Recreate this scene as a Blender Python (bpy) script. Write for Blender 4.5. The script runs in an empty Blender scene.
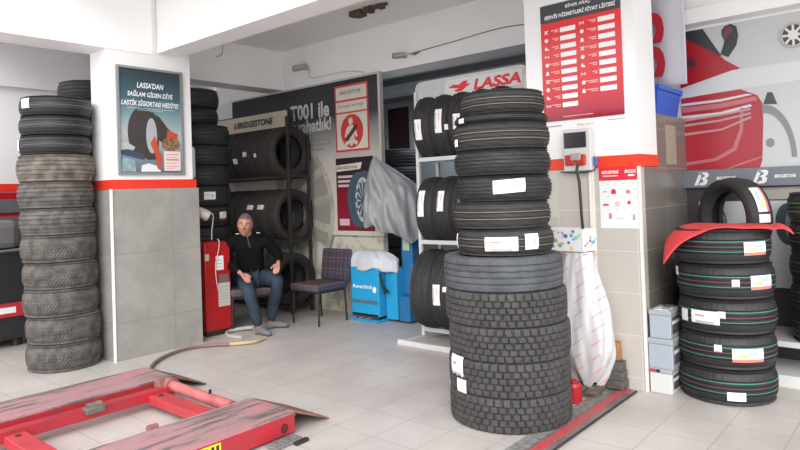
import bpy, bmesh, math, random
from mathutils import Vector, Matrix, noise
PI = math.pi
C = bpy.context.scene.collection
R_ = random.Random(7)
# ---------------------------------------------------------------- camera, world, light, exposure
cam = bpy.data.cameras.new('camera'); camo = bpy.data.objects.new('camera', cam); C.objects.link(camo)
right = Vector((0.650739, -0.758545, -0.033875)); down = Vector((-0.009767, 0.036248, -0.999295)); fwd = Vector((0.759239, 0.650611, 0.016179))
mw = Matrix((right, -down, -fwd)).transposed().to_4x4(); mw.translation = (0, 0, 1.45)
camo.matrix_world = mw
cam.sensor_width = 36; cam.lens = 633.712 / 800 * 36; cam.shift_y = -42.7467 / 800; cam.clip_end = 200
bpy.context.scene.camera = camo
vs = bpy.context.scene.view_settings
vs.view_transform = 'Standard'; vs.look = 'None'; vs.gamma = 1; vs.exposure = 1.12
w = bpy.data.worlds.new('sky'); bpy.context.scene.world = w; w.use_nodes = True
bgn = w.node_tree.nodes['Background']; bgn.inputs[0].default_value = (0.97, 0.975, 1.0, 1); bgn.inputs[1].default_value = 1.0
sun = bpy.data.lights.new('sun', 'SUN'); sun.energy = 1.2; sun.angle = math.radians(40); sun.color = (1, 0.98, 0.95)
suno = bpy.data.objects.new('sun', sun); C.objects.link(suno)
suno.rotation_euler = Vector((0.75, 0.55, -0.55)).to_track_quat('-Z', 'Y').to_euler()

al = bpy.data.lights.new('back_room_fill', 'AREA'); al.energy = 14; al.size = 1.5; al.color = (.8, .9, 1)  # added fill lamp without any fixture, brightens the otherwise black back room
alo = bpy.data.objects.new('back_room_fill', al); C.objects.link(alo); alo.location = (7.4, 5.4, 2.7)
# ---------------------------------------------------------------- materials
MATS = {}
def mat(name, col, rough=0.6, metal=0.0, noise_s=0, noise_a=0.0, col2=None, bump=0.0, bump_s=40, emit=0, spec=None, trans=0, thr=(0.35, 0.65)):
    if name in MATS: return MATS[name]
    m = bpy.data.materials.new(name); m.use_nodes = True; nt = m.node_tree; b = nt.nodes['Principled BSDF']
    c = (col[0], col[1], col[2], 1); b.inputs['Base Color'].default_value = c
    b.inputs['Roughness'].default_value = rough; b.inputs['Metallic'].default_value = metal
    if spec is not None: b.inputs['Specular IOR Level'].default_value = spec
    if trans: b.inputs['Transmission Weight'].default_value = trans
    if noise_s:
        tc = nt.nodes.new('ShaderNodeTexCoord'); n = nt.nodes.new('ShaderNodeTexNoise'); n.inputs['Scale'].default_value = noise_s; n.inputs['Detail'].default_value = 6
        nt.links.new(tc.outputs['Object'], n.inputs['Vector'])
        r = nt.nodes.new('ShaderNodeValToRGB'); r.color_ramp.elements[0].position = thr[0]; r.color_ramp.elements[1].position = thr[1]
        c2 = col2 or tuple(x * (1 - noise_a) for x in col)
        r.color_ramp.elements[0].color = (*c2, 1); r.color_ramp.elements[1].color = c
        nt.links.new(n.outputs['Fac'], r.inputs[0]); nt.links.new(r.outputs[0], b.inputs['Base Color'])
    if bump:
        tc = nt.nodes.new('ShaderNodeTexCoord'); n = nt.nodes.new('ShaderNodeTexNoise'); n.inputs['Scale'].default_value = bump_s; n.inputs['Detail'].default_value = 4
        nt.links.new(tc.outputs['Object'], n.inputs['Vector'])
        bp = nt.nodes.new('ShaderNodeBump'); bp.inputs['Strength'].default_value = bump; bp.inputs['Distance'].default_value = 0.01
        nt.links.new(n.outputs['Fac'], bp.inputs['Height']); nt.links.new(bp.outputs[0], b.inputs['Normal'])
    MATS[name] = m; return m

def tile_mat(name, axes, size, off, grout, col, gcol, rough, var=0.06, dirt=0.12, stagger=0, dirt_s=2.2):
    """tiles drawn from world position; axes e.g. 'XY'"""
    m = bpy.data.materials.new(name); m.use_nodes = True; nt = m.node_tree; N = nt.nodes; L = nt.links; b = N['Principled BSDF']
    g = N.new('ShaderNodeNewGeometry'); s = N.new('ShaderNodeSeparateXYZ'); L.new(g.outputs['Position'], s.inputs[0])
    def mth(op, a, bb=None, cc=None):
        n = N.new('ShaderNodeMath'); n.operation = op
        for i, v in enumerate((a, bb, cc)):
            if v is None: continue
            if isinstance(v, (int, float)): n.inputs[i].default_value = v
            else: L.new(v, n.inputs[i])
        return n.outputs[0]
    cells = []; lines = []
    for k, ax in enumerate(axes):
        t = mth('DIVIDE', mth('SUBTRACT', s.outputs[ax], off[k]), size[k])
        fl = mth('FLOOR', t); fr = mth('SUBTRACT', t, fl); cells.append(fl)
        d = mth('MINIMUM', fr, mth('SUBTRACT', 1.0, fr))
        lines.append(mth('LESS_THAN', d, grout / size[k]))
    line = mth('MAXIMUM', lines[0], lines[1])
    cv = N.new('ShaderNodeCombineXYZ'); L.new(cells[0], cv.inputs[0]); L.new(cells[1], cv.inputs[1])
    wn = N.new('ShaderNodeTexWhiteNoise'); wn.noise_dimensions = '2D'; L.new(cv.outputs[0], wn.inputs['Vector'])
    nz = N.new('ShaderNodeTexNoise'); nz.inputs['Scale'].default_value = dirt_s; nz.inputs['Detail'].default_value = 8; nz.inputs['Roughness'].default_value = 0.65
    L.new(g.outputs['Position'], nz.inputs['Vector'])
    val = mth('ADD', mth('MULTIPLY', mth('SUBTRACT', wn.outputs['Value'], 0.5), var), mth('MULTIPLY', mth('SUBTRACT', nz.outputs['Fac'], 0.5), dirt * 4))
    val = mth('ADD', val, 1.0)
    mx = N.new('ShaderNodeMix'); mx.data_type = 'RGBA'; L.new(line, mx.inputs['Factor'])
    sc = N.new('ShaderNodeVectorMath'); sc.operation = 'SCALE'; sc.inputs[0].default_value = col; L.new(val, sc.inputs['Scale'])
    L.new(sc.outputs[0], mx.inputs['A']); mx.inputs['B'].default_value = (*gcol, 1)
    L.new(mx.outputs['Result'], b.inputs['Base Color'])
    rr = mth('ADD', mth('MULTIPLY', nz.outputs['Fac'], 0.25), rough - 0.12); L.new(rr, b.inputs['Roughness'])
    MATS[name] = m; return m

WALLW = mat('wall_paint_white', (0.86, 0.85, 0.835), 0.7, noise_s=1.3, noise_a=0.05)
BEAMW = mat('beam_paint_white', (0.92, 0.92, 0.91), 0.7, noise_s=2, noise_a=0.03)
SOFF = mat('soffit_paint', (0.88, 0.88, 0.87), 0.8)
REDP = mat('red_paint_stripe', (0.72, 0.035, 0.015), 0.45)
RUB_N = mat('tire_rubber_new', (0.022, 0.022, 0.024), 0.55, noise_s=9, noise_a=0.25)
RUB_M = mat('tire_rubber_matt', (0.035, 0.034, 0.033), 0.7, noise_s=8, noise_a=0.3)
RUB_O = mat('tire_rubber_worn', (0.135, 0.122, 0.11), 0.85, noise_s=14, col2=(0.062, 0.056, 0.052))
RUB_MUD = mat('tire_rubber_muddy', (0.22, 0.19, 0.155), 0.9, noise_s=9, col2=(0.075, 0.068, 0.06))
RUB_T = mat('truck_tire_rubber', (0.062, 0.06, 0.058), 0.75, noise_s=12, noise_a=0.35)
RUB_B = mat('truck_tire_bluish_rubber', (0.085, 0.092, 0.105), 0.7, noise_s=10, noise_a=0.35)
T_WHT = mat('tread_line_white', (0.6, 0.6, 0.6), 0.6)
T_TAN = mat('tread_line_tan', (0.24, 0.2, 0.15), 0.7)
T_GRN = mat('tread_line_green', (0.03, 0.3, 0.2), 0.6)
T_RED = mat('tread_line_red', (0.2, 0.03, 0.04), 0.6)
PAPER = mat('label_paper', (0.82, 0.82, 0.81), 0.6)
INKB = mat('ink_black', (0.02, 0.02, 0.022), 0.5)
INKR = mat('ink_red', (0.7, 0.02, 0.03), 0.45)
INKO = mat('ink_orange', (0.75, 0.25, 0.05), 0.5)
INKBL = mat('ink_blue', (0.15, 0.35, 0.6), 0.5)
INKY = mat('ink_yellow', (0.75, 0.6, 0.1), 0.5)
WHT = mat('plain_white', (0.85, 0.85, 0.85), 0.5)
MTW = mat('white_metal', (0.62, 0.62, 0.61), 0.4, noise_s=6, noise_a=0.1)
MTB = mat('black_metal', (0.02, 0.02, 0.02), 0.5)
STEEL = mat('grey_steel', (0.35, 0.35, 0.36), 0.4, 0.7)
LIFTR = mat('lift_red_paint', (0.46, 0.02, 0.035), 0.4, noise_s=7, col2=(0.30, 0.03, 0.04))
CABR = mat('cabinet_red_paint', (0.42, 0.012, 0.015), 0.35, noise_s=3, noise_a=0.15)
BLUE = mat('machine_blue', (0.02, 0.33, 0.62), 0.4)
BLUED = mat('machine_dark_blue', (0.02, 0.16, 0.36), 0.45)
PLB = mat('plastic_blue', (0.02, 0.12, 0.60), 0.4)
DK = mat('dark_recess', (0.03, 0.028, 0.027), 0.8)

# ---------------------------------------------------------------- mesh helpers
class MB:
    def __init__(s): s.v = []; s.f = []; s.m = []
    def add(s, vs_, fs, mi=0):
        o = len(s.v); s.v += [tuple(v) for v in vs_]; s.f += [tuple(i + o for i in f) for f in fs]; s.m += [mi] * len(fs)
    def box(s, x0, x1, y0, y1, z0, z1, mi=0, M=None):
        vs_ = [Vector((x, y, z)) for z in (z0, z1) for y in (y0, y1) for x in (x0, x1)]
        if M is not None: vs_ = [M @ v for v in vs_]
        s.add(vs_, [(0, 2, 3, 1), (4, 5, 7, 6), (0, 1, 5, 4), (2, 6, 7, 3), (0, 4, 6, 2), (1, 3, 7, 5)], mi)
    def bbox(s, x0, x1, y0, y1, z0, z1, b=0.01, mi=0, M=None, seg=2):
        bm = bmesh.new(); bmesh.ops.create_cube(bm, size=1)
        for v in bm.verts: v.co = Vector(((x0 + x1) / 2 + v.co.x * (x1 - x0), (y0 + y1) / 2 + v.co.y * (y1 - y0), (z0 + z1) / 2 + v.co.z * (z1 - z0)))
        bmesh.ops.bevel(bm, geom=bm.edges[:], offset=b, segments=seg, affect='EDGES', profile=0.5)
        s.frombm(bm, mi, M)
    def frombm(s, bm, mi=0, M=None):
        bm.verts.index_update()
        s.add([(M @ v.co if M is not None else v.co) for v in bm.verts], [[v.index for v in f.verts] for f in bm.faces], mi); bm.free()
    def prism(s, pts, n0, n1, plane='XY', mi=0, M=None):
        """polygon (a,b) extruded along third axis from n0 to n1"""
        def P(a, b, c):
            v = Vector({'XY': (a, b, c), 'XZ': (a, c, b), 'YZ': (c, a, b)}[plane]); return M @ v if M is not None else v
        n = len(pts); vs_ = [P(a, b, n0) for a, b in pts] + [P(a, b, n1) for a, b in pts]
        s.add(vs_, [tuple(range(n))[::-1], tuple(range(n, 2 * n))] + [(i, (i + 1) % n, n + (i + 1) % n, n + i) for i in range(n)], mi)
    def tube(s, pts, r, seg=10, mi=0, cap=True):
        pts = [Vector(p) for p in pts]; n = len(pts); rs = r if isinstance(r, (list, tuple)) else [r] * n
        rings = []; prev = None
        for i, p in enumerate(pts):
            t = (pts[min(i + 1, n - 1)] - pts[max(i - 1, 0)]).normalized()
            if prev is None: u = t.orthogonal().normalized()
            else: u = (prev - t * prev.dot(t)); u = u.normalized() if u.length > 1e-6 else t.orthogonal().normalized()
            prev = u; v = t.cross(u)
            rings.append([p + (u * math.cos(2 * PI * k / seg) + v * math.sin(2 * PI * k / seg)) * rs[i] for k in range(seg)])
        vs_ = [q for rg in rings for q in rg]; fs = [(i * seg + k, i * seg + (k + 1) % seg, (i + 1) * seg + (k + 1) % seg, (i + 1) * seg + k) for i in range(n - 1) for k in range(seg)]
        if cap: fs += [tuple(range(seg))[::-1], tuple((n - 1) * seg + k for k in range(seg))]
        s.add(vs_, fs, mi)
    def grid(s, fn, nu, nv, mi=0, thick=0, mif=None, closed=False):
        P = [[Vector(fn(i / nu, j / nv)) for j in range(nv + 1)] for i in range(nu + 1)]
        o = len(s.v); W = nv + 1
        s.v += [tuple(p) for row in P for p in row]
        for i in range(nu):
            for j in range(nv):
                s.f.append((o + i * W + j, o + (i + 1) * W + j, o + (i + 1) * W + j + 1, o + i * W + j + 1)); s.m.append(mif((i + .5) / nu, (j + .5) / nv) if mif else mi)
    def build(s, name, mats, parent=None, smooth=False, thick=0, loc=None, auto=None):
        me = bpy.data.meshes.new(name); me.from_pydata(s.v, [], s.f)
        for m in (mats if isinstance(mats, (list, tuple)) else [mats]): me.materials.append(m)
        me.polygons.foreach_set('material_index', s.m)
        me.polygons.foreach_set('use_smooth', [smooth] * len(s.f)); me.update()
        bm = bmesh.new(); bm.from_mesh(me); bmesh.ops.recalc_face_normals(bm, faces=bm.faces[:]); bm.to_mesh(me); bm.free()
        if auto is not None:
            me.polygons.foreach_set('use_smooth', [True] * len(s.f)); me.set_sharp_from_angle(angle=math.radians(auto))
        o = bpy.data.objects.new(name, me); C.objects.link(o)
        if parent: o.parent = parent
        if loc: o.location = loc
        if thick:
            md = o.modifiers.new('thickness', 'SOLIDIFY'); md.thickness = thick; md.offset = 0
        return o
def tag(o, label, cat, group=None, kind=None):
    if label: o['label'] = label
    if cat: o['category'] = cat
    if group: o['group'] = group
    if kind: o['kind'] = kind
    return o
def empty(name, label, cat, loc=(0, 0, 0), rz=0, group=None, M=None):
    o = bpy.data.objects.new(name, None); C.objects.link(o); o.empty_display_size = 0.05
    if M is not None: o.matrix_world = M
    else: o.location = loc; o.rotation_euler = (0, 0, rz)
    return tag(o, label, cat, group)
def struct(name, mb, m, **k):
    o = mb.build(name, m, **k); o['kind'] = 'structure'; return o
def box_struct(name, b, m):
    mb = MB(); mb.box(*b); return struct(name, mb, m)
def frameX(X, Y, Z):   # sign frame on a surface facing -X: local x -> -Y, y -> Z, z -> -X
    return Matrix(((0, 0, -1, X), (-1, 0, 0, Y), (0, 1, 0, Z), (0, 0, 0, 1)))
def frameY(X, Y, Z):   # surface facing -Y: local x -> +X, y -> Z, z -> -Y
    return Matrix(((1, 0, 0, X), (0, 0, -1, Y), (0, 1, 0, Z), (0, 0, 0, 1)))
def text(name, body, size, m, parent, x, y, z=0.002, width=None, shear=0, bold=0.0, align='LEFT', rot=0, ext=0.0006, spacing=1):
    cu = bpy.data.curves.new(name, 'FONT'); cu.body = body; cu.size = 1; cu.shear = shear; cu.offset = bold; cu.extrude = 0; cu.align_x = 'LEFT'; cu.space_character = spacing; cu.resolution_u = 3
    t = bpy.data.objects.new(name, cu); C.objects.link(t)
    bpy.context.view_layer.update(); dg = bpy.context.evaluated_depsgraph_get()
    me = bpy.data.meshes.new_from_object(t.evaluated_get(dg)); bpy.data.objects.remove(t); bpy.data.curves.remove(cu)
    xs = [v.co.x for v in me.vertices]; ys = [v.co.y for v in me.vertices]; x0, x1, y0, y1 = min(xs), max(xs), min(ys), max(ys)
    sy = size / (y1 - y0); sx = (width / (x1 - x0)) if width else sy
    for v in me.vertices:
        a = (v.co.x - x0) * sx; b = (v.co.y - y0) * sy
        if align == 'CENTER': a -= (x1 - x0) * sx / 2
        v.co = (a, b, 0)
    me.materials.clear(); me.materials.append(m); me.name = name
    o = bpy.data.objects.new(name, me); C.objects.link(o); o.parent = parent; o.location = (x, y, z); o.rotation_euler = (0, 0, rot)
    return o

# ---------------------------------------------------------------- tires
def tire_mesh(name, R, W, ri, kind, mats, seg=128):
    """lathe about local Z, bottom face at z=0, tread relief is real geometry; material slots: rubber, line A, line B, line C"""
    prof = []   # (radius, z, u)  u = tread coordinate or None
    hw = W / 2; tw = hw * (0.80 if kind != 'truck' and kind != 'truckrib' else 0.9)
    ntr = {'rib': 44, 'truck': 40, 'truckrib': 44, 'winter': 40, 'stripe': 48, 'plain': 30, 'fine': 48}[kind]
    side = [(ri, 0.30), (ri - 0.004, 0.42), (ri + 0.012, 0.52), (ri + (R - ri) * 0.22, 0.80), (ri + (R - ri) * 0.45, 0.985), (ri + (R - ri) * 0.6, 1.0), (ri + (R - ri) * 0.75, 0.97), (R * 0.955, 0.91 if 'truck' not in kind else 0.97)]
    inner = [(ri + 0.01, -0.3), (ri + (R - ri) * 0.3, -0.78), (ri + (R - ri) * 0.7, -0.80), (R * 0.93, -0.5), (R * 0.935, 0.0), (R * 0.93, 0.5), (ri + (R - ri) * 0.7, 0.80), (ri + (R - ri) * 0.3, 0.78), (ri + 0.01, 0.3)]
    for r, a in side: prof.append((r, -a * hw, None))
    for k in range(ntr + 1):
        u = -1 + 2 * k / ntr
        crown = R - 0.022 * abs(u) ** 3.2 if 'truck' not in kind else R - 0.006 * abs(u) ** 4
        prof.append((crown, u * tw, u))
    for r, a in side[::-1]: prof.append((r, a * hw, None))
    for r, a in inner[::-1]: prof.append((r, a * hw, 'i'))
    n = len(prof)
    def relief(u, th):
        if kind == 'rib': return 0.008 if any(abs(u - g) < 0.055 for g in (-0.62, -0.22, 0.22, 0.62)) else (0.004 if abs(u) > 0.7 and (th * 80 / (2 * PI)) % 1 < 0.3 else 0)
        if kind == 'fine': return 0.007 if any(abs(u - g) < 0.045 for g in (-0.5, -0.17, 0.17, 0.5)) else (0.003 if (th * 70 / (2 * PI) + u * 1.2) % 1 < 0.3 else 0)
        if kind == 'stripe': return 0.007 if any(abs(u - g) < 0.04 for g in (-0.45, -0.12, 0.2, 0.5)) else (0.0035 if u > 0.45 and (th * 60 / (2 * PI)) % 1 < 0.35 else 0)
        if kind == 'plain': return 0.006 if abs(u) < 0.05 or abs(abs(u) - 0.5) < 0.05 else 0
        if kind == 'truckrib':
            gs = (-0.6, -0.2, 0.2, 0.6); return 0.008 if any(abs(u - g + 0.025 * math.sin(th * 60)) < 0.05 for g in gs) else (0.004 if abs(u) > .75 and (th * 60 / (2 * PI)) % 1 < .2 else 0)
        if kind == 'winter':
            if any(abs(u - g) < 0.045 for g in (-0.3, 0.3)): return 0.008
            ph = (th * 66 / (2 * PI) + abs(u) * 2.3) % 1
            return 0.008 if ph < 0.32 else (0.003 if 0.6 < ph < 0.72 else 0)
        if kind == 'truck':
            rows = 5; t = (u + 1) / 2 * rows; r_ = int(min(t, rows - 1)); f = t - r_
            if 0 < t < rows and (f < 0.1 and r_ > 0 or f > 0.9 and r_ < rows - 1): return 0.013
            ph = (th * 46 / (2 * PI) + (0.5 if r_ % 2 else 0) + (f - 0.5) * 0.06) % 1
            return 0.015 if ph < 0.2 else 0
        return 0
    mb = MB(); vs_ = []
    for k in range(seg):
        th = 2 * PI * k / seg; c, s_ = math.cos(th), math.sin(th)
        for (r, z, u) in prof:
            rr = r - (relief(u, th) if isinstance(u, float) else 0)
            vs_.append((rr * c, rr * s_, z + hw))
    fs = []; ms = []
    lines = {'stripe': ((-0.30, 1), (0.02, 2), (0.40, 1)), 'new_line': ()}.get(kind, ())
    if kind == 'rib' and len(mats) > 1: lines = ((0.02, 1),)
    if kind == 'plain' and len(mats) > 1: lines = ((0.01, 1),)
    if kind == 'fine' and len(mats) > 1: lines = ((-0.32, 1), (0.30, 1))
    for k in range(seg):
        k2 = (k + 1) % seg
        for i in range(n):
            i2 = (i + 1) % n; fs.append((k * n + i, k2 * n + i, k2 * n + i2, k * n + i2))
            mi = 0; a, b = prof[i][2], prof[i2][2]
            if isinstance(a, float) and isinstance(b, float):
                for g, mm in lines:
                    if min(a, b) - 1e-6 <= g <= max(a, b) + 1e-6: mi = mm
            ms.append(mi)
    mb.v = vs_; mb.f = fs; mb.m = ms
    me = bpy.data.meshes.new(name); me.from_pydata(vs_, [], fs)
    for m in mats: me.materials.append(m)
    me.polygons.foreach_set('material_index', ms); me.polygons.foreach_set('use_smooth', [True] * len(fs)); me.update()
    me.set_sharp_from_angle(angle=math.radians(50))
    return dict(me=me, R=R, W=W)
def sticker(T, tire, ang, w, h, zc, style=0, name='paper_label', dr=0.004, skew=0.0):
    """paper strip wrapped on the tread; ang is the local angle of its centre"""
    R = T['R'] + dr; mb = MB(); n = 8; da = w / R
    def fn(u, v):
        a = ang + (u - .5) * da; rr = R - 0.022 * abs((v - .5) * h / (T['W'] / 2 * .8)) ** 3.2
        return (rr * math.cos(a), rr * math.sin(a), T['W'] / 2 + zc + (v - .5) * h + skew * (u - .5))
    cells = R_.random()
    def mif(u, v):
        if style == 0: return 0
        if style == 1: return 1 if (v < 0.22 and 0.15 < u < 0.8) else (2 if .55 < v < .7 and .2 < u < .5 else 0)
        if style == 2: return 3 if (.6 < u < .85 and .3 < v < .7) else (1 if (.1 < u < .45 and .6 < v < .72) else 0)
        if style == 3: return 2 if v < .2 else (4 if (.3 < v < .55 and .15 < u < .5) else (3 if (.6 < v < .8 and .4 < u < .8) else 0))
        return 0
    mb.grid(fn, 12, 9, mif=mif)
    o = mb.build(name, [PAPER, mat('label_print_grey', (0.45, 0.45, 0.45), .6), mat('label_print_red', (0.7, 0.2, 0.15), .6), mat('label_print_blue', (0.35, 0.55, 0.7), .6), mat('label_print_yellow', (0.75, 0.65, 0.2), .6)], tire, smooth=True)
    o['label'] = 'white paper label'
    return o
T_new = tire_mesh('tire_ribbed_line', 0.295, 0.172, 0.19, 'plain', [RUB_N, mat('tread_line_pale', (.32, .32, .32), .6)])
T_fine = tire_mesh('tire_fine_line', 0.31, 0.170, 0.20, 'fine', [RUB_M, T_TAN])
T_fine2 = tire_mesh('tire_fine_broad', 0.31, 0.164, 0.20, 'fine', [RUB_N])
T_winter = tire_mesh('tire_winter_worn', 0.309, 0.237, 0.20, 'winter', [RUB_O], 264)
T_mud = tire_mesh('tire_winter_muddy', 0.316, 0.237, 0.20, 'rib', [RUB_MUD], 264)
T_truck = tire_mesh('tire_truck_blocks', 0.387, 0.209, 0.225, 'truck', [RUB_T], 352)
T_truckrib = tire_mesh('tire_truck_ribs', 0.380, 0.209, 0.225, 'truckrib', [RUB_B], 200)
T_strp = tire_mesh('tire_colour_lines', 0.303, 0.229, 0.20, 'stripe', [RUB_N, T_GRN, T_RED], 160)
T_plain = tire_mesh('tire_plain', 0.31, 0.205, 0.20, 'plain', [RUB_N], 72)
T_hid = tire_mesh('tire_hidden_stack', 0.31, 0.19, 0.20, 'plain', [RUB_M], 72)
T_slim = tire_mesh('tire_slim', 0.30, 0.06, 0.23, 'plain', [RUB_N], 96)
T_rack = tire_mesh('tire_rack_ribbed', 0.31, 0.205, 0.195, 'rib', [RUB_M], 120)
T_small = tire_mesh('tire_small', 0.262, 0.21, 0.17, 'plain', [RUB_N], 64)
def tire(T, loc, label, group, rz=0.0, tilt=(0, 0), M=None, scale=1):
    o = bpy.data.objects.new('tire', T['me']); C.objects.link(o)
    if M is not None: o.matrix_world = M
    else: o.location = loc; o.rotation_euler = (tilt[0], tilt[1], rz)
    if scale != 1: o.scale = (scale,) * 3
    return tag(o, label, 'tire', group)
ORD = ['lowest', 'second from the bottom', 'third from the bottom', 'fourth from the bottom', 'fifth from the bottom', 'sixth from the bottom', 'seventh from the bottom', 'eighth from the bottom', 'ninth from the bottom', 'tenth from the bottom', 'eleventh from the bottom', 'twelfth from the bottom', 'thirteenth from the bottom']
def to_cam(x, y): return math.atan2(-y, -x)   # direction from (x,y) back towards the open shop front

# ================================================================= SETTING
FLOOR = tile_mat('floor_tiles', 'XY', (0.345, 0.322), (3.09, 1.346), 0.0028, (0.49, 0.452, 0.43), (0.33, 0.30, 0.28), 0.40, var=0.05, dirt=0.15, dirt_s=1.9)
COLT = tile_mat('column_tiles', 'XZ', (0.61, 0.626), (2.65, 0.343), 0.0025, (0.30, 0.288, 0.268), (0.21, 0.2, 0.185), 0.5, var=0.05, dirt=0.24, dirt_s=3)
COLTY = tile_mat('pillar_tiles', 'YZ', (0.60, 0.297), (1.648, 0.085), 0.003, (0.50, 0.47, 0.43), (0.62, 0.6, 0.56), 0.4, var=0.05, dirt=0.05)
STUBT = tile_mat('stub_wall_tiles', 'XZ', (0.62, 0.297), (4.477, 0.085), 0.003, (0.19, 0.175, 0.155), (0.32, 0.30, 0.27), 0.2, var=0.05, dirt=0.05)
box_struct('floor', (-4, 9, -4, 9, -0.1, 0), FLOOR)
box_struct('ceiling', (2.0, 9, -1.5, 9, 3.4, 3.5), SOFF)
# left column: painted above, tiled below with a red stripe
mb = MB(); mb.box(2.655, 3.50, 5.755, 6.08, 1.655, 3.4, 0); mb.box(2.655, 3.535, 5.745, 6.08, 1.568, 1.655, 1); struct('wall_column', mb, [WALLW, REDP])
mb = MB(); mb.box(2.66, 3.555, 5.741, 6.09, 0, 1.568, 0); mb.box(2.652, 2.672, 5.733, 5.75, 0, 1.568, 1); struct('trim_1', mb, [COLT, WALLW])
mb = MB(); mb.box(-3, 3.10, 5.745, 6.11, 2.86, 3.4); struct('trim_2', mb, BEAMW)             # beam along X
mb = MB(); mb.box(3.15, 3.41, -1.5, 5.745, 2.88, 3.4); struct('trim_3', mb, BEAMW)             # beam coming towards the street
mb = MB(); mb.box(5.49, 5.85, -1.5, 8.3, 2.86, 3.4); struct('trim_4', mb, BEAMW)               # inner beam
mb = MB(); mb.box(3.50, 5.49, 6.72, 7.05, 2.88, 3.4); struct('trim_5', mb, BEAMW)
BACKW = mat('rear_wall_paint', (0.78, 0.78, 0.79), 0.8, noise_s=1, noise_a=0.06)
mb = MB(); mb.box(-3, 5.6, 8.4, 8.6, 0, 3.4, 0); mb.box(-3, 5.6, 8.385, 8.4, 1.62, 1.71, 1); mb.box(-3, 5.6, 8.39, 8.4, 0, 1.62, 2); mb.box(-3, 4.5, 8.33, 8.4, 2.86, 3.4, 0); struct('wall_left', mb, [BACKW, REDP, COLT])
STAINW = mat('stained_cream_wall', (0.62, 0.59, 0.49), 0.75, noise_s=7, col2=(0.42, 0.39, 0.31), thr=(0.4, 0.5))
mb = MB(); mb.box(5.50, 5.58, 5.0, 8.4, 0, 1.3, 0); mb.box(5.50, 5.58, 5.0, 8.4, 1.3, 2.86, 1); struct('wall_back', mb, [STAINW, BACKW])
# room beyond the opening
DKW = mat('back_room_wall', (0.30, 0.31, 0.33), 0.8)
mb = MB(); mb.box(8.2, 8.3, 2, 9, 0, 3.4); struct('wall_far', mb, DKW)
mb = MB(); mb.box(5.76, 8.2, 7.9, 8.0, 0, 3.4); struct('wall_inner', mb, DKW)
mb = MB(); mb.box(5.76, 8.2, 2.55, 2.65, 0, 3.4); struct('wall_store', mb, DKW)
mb = MB(); mb.box(6.9, 7.1, 2.65, 7.9, 2.86, 3.0); struct('trim_6', mb, mat('pipe_grey', (0.5, 0.52, 0.55), .6))
# right wall
mb = MB(); mb.box(5.62, 5.8, -1.5, 2.65, 0, 2.86); struct('wall_right', mb, WALLW)
# right column (painted box above, tiles below) and the tiled stub wall beside it
mb = MB(); mb.box(4.477, 4.85, 1.616, 2.48, 1.665, 3.4, 0); mb.box(4.47, 4.856, 1.609, 2.485, 1.58, 1.665, 1); struct('wall_pillar', mb, [mat('pillar_paint_white', (0.86, 0.86, 0.85), .5), mat('pillar_red_stripe', (0.78, 0.05, 0.015), .45)])
mb = MB(); mb.box(4.477, 4.88, 1.630, 2.48, 0, 1.58); struct('trim_7', mb, COLTY)
mb = MB(); mb.box(4.88, 5.62, 1.634, 1.85, 0, 1.985, 0); mb.box(4.60, 4.88, 1.626, 1.630, 0, 1.58); struct('wall_stub', mb, STUBT)
TRIMC = mat('cream_trim', (0.80, 0.76, 0.70), .5)
mb = MB(); mb.box(4.470, 4.49, 1.612, 1.632, 0, 1.58); struct('trim_8', mb, TRIMC)
mb = MB(); mb.box(4.455, 4.477, 1.955, 1.985, 0, 1.57); struct('trim_9', mb, TRIMC)
mb = MB(); mb.box(5.45, 5.62, -1.5, 1.62, 2.74, 2.86); struct('trim_10', mb, BEAMW)
# floor channel with red cover strip, running to the pillar
mb = MB(); mb.box(2.2, 4.42, 1.68, 1.80, 0, 0.012, 0); mb.box(2.2, 4.42, 1.80, 1.90, 0, 0.006, 1); mb.box(2.2, 4.42, 1.674, 1.68, 0, 0.014, 2); mb.box(2.2, 4.42, 1.72, 1.775, 0.012, 0.018, 3)
struct('trim_11', mb, [mat('channel_steel', (0.30, 0.2, 0.2), .5, .3, noise_s=9, col2=(.16, .14, .14)), mat('channel_grey', (0.26, 0.25, 0.24), .7, noise_s=30, noise_a=.5), DK, mat('channel_red', (0.5, 0.05, 0.06), .5, noise_s=8, col2=(.32, .1, .1))])

# ================================================================= STACKS OF TIRES
# left stack: eight worn, three new
z = 0.0; g = 'tall stack of tires by the left column'
offs = [(0, 0), (.006, -.004), (-.005, .004), (.004, .006), (-.006, -.003), (.003, .004), (-.004, .005), (.0, -.006)]
ltxt = ['worn grey winter tire resting on the floor, lowest of the left stack', 'worn grey winter tire, second from the floor in the left stack', 'worn grey winter tire, third from the floor in the left stack', 'worn grey winter tire, fourth from the floor in the left stack',
        'worn grey winter tire, fifth from the floor in the left stack', 'worn grey ribbed winter tire, sixth from the floor in the left stack', 'dusty ribbed tire under the muddy one in the left stack', 'mud-streaked old tire directly below the three black ones']
for k in range(8):
    T = T_mud if k == 7 else T_winter
    if k in (5, 6):
        if k == 5: T_w2 = tire_mesh('tire_worn_ribs', 0.312, 0.237, 0.20, 'rib', [RUB_O], 200)
        T = T_w2
    tire(T, (2.36 + offs[k][0] - .0035 * k, 6.073 + offs[k][1] + .0045 * k, z), ltxt[k], g, rz=R_.random() * 6); z += 0.2355
ltxt = ['black new tire with white tread line, resting on the muddy tire', 'black new tire with white line, middle of the three black ones', 'black new tire topping the left stack, pale label at its left']
for k in range(3):
    a = to_cam(2.36, 6.07); x, y = 2.335 + .006 * k, 6.095
    o = tire(T_new, (x, y, z), ltxt[k], g, rz=0.3 * k)
    if k == 2: sticker(T_new, o, a - 0.3 * k - 0.93, 0.10, 0.085, 0.02, 0)
    if k == 0: sticker(T_new, o, a - 1.35, 0.06, 0.09, 0.0, 0)
    z += 0.1725
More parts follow.
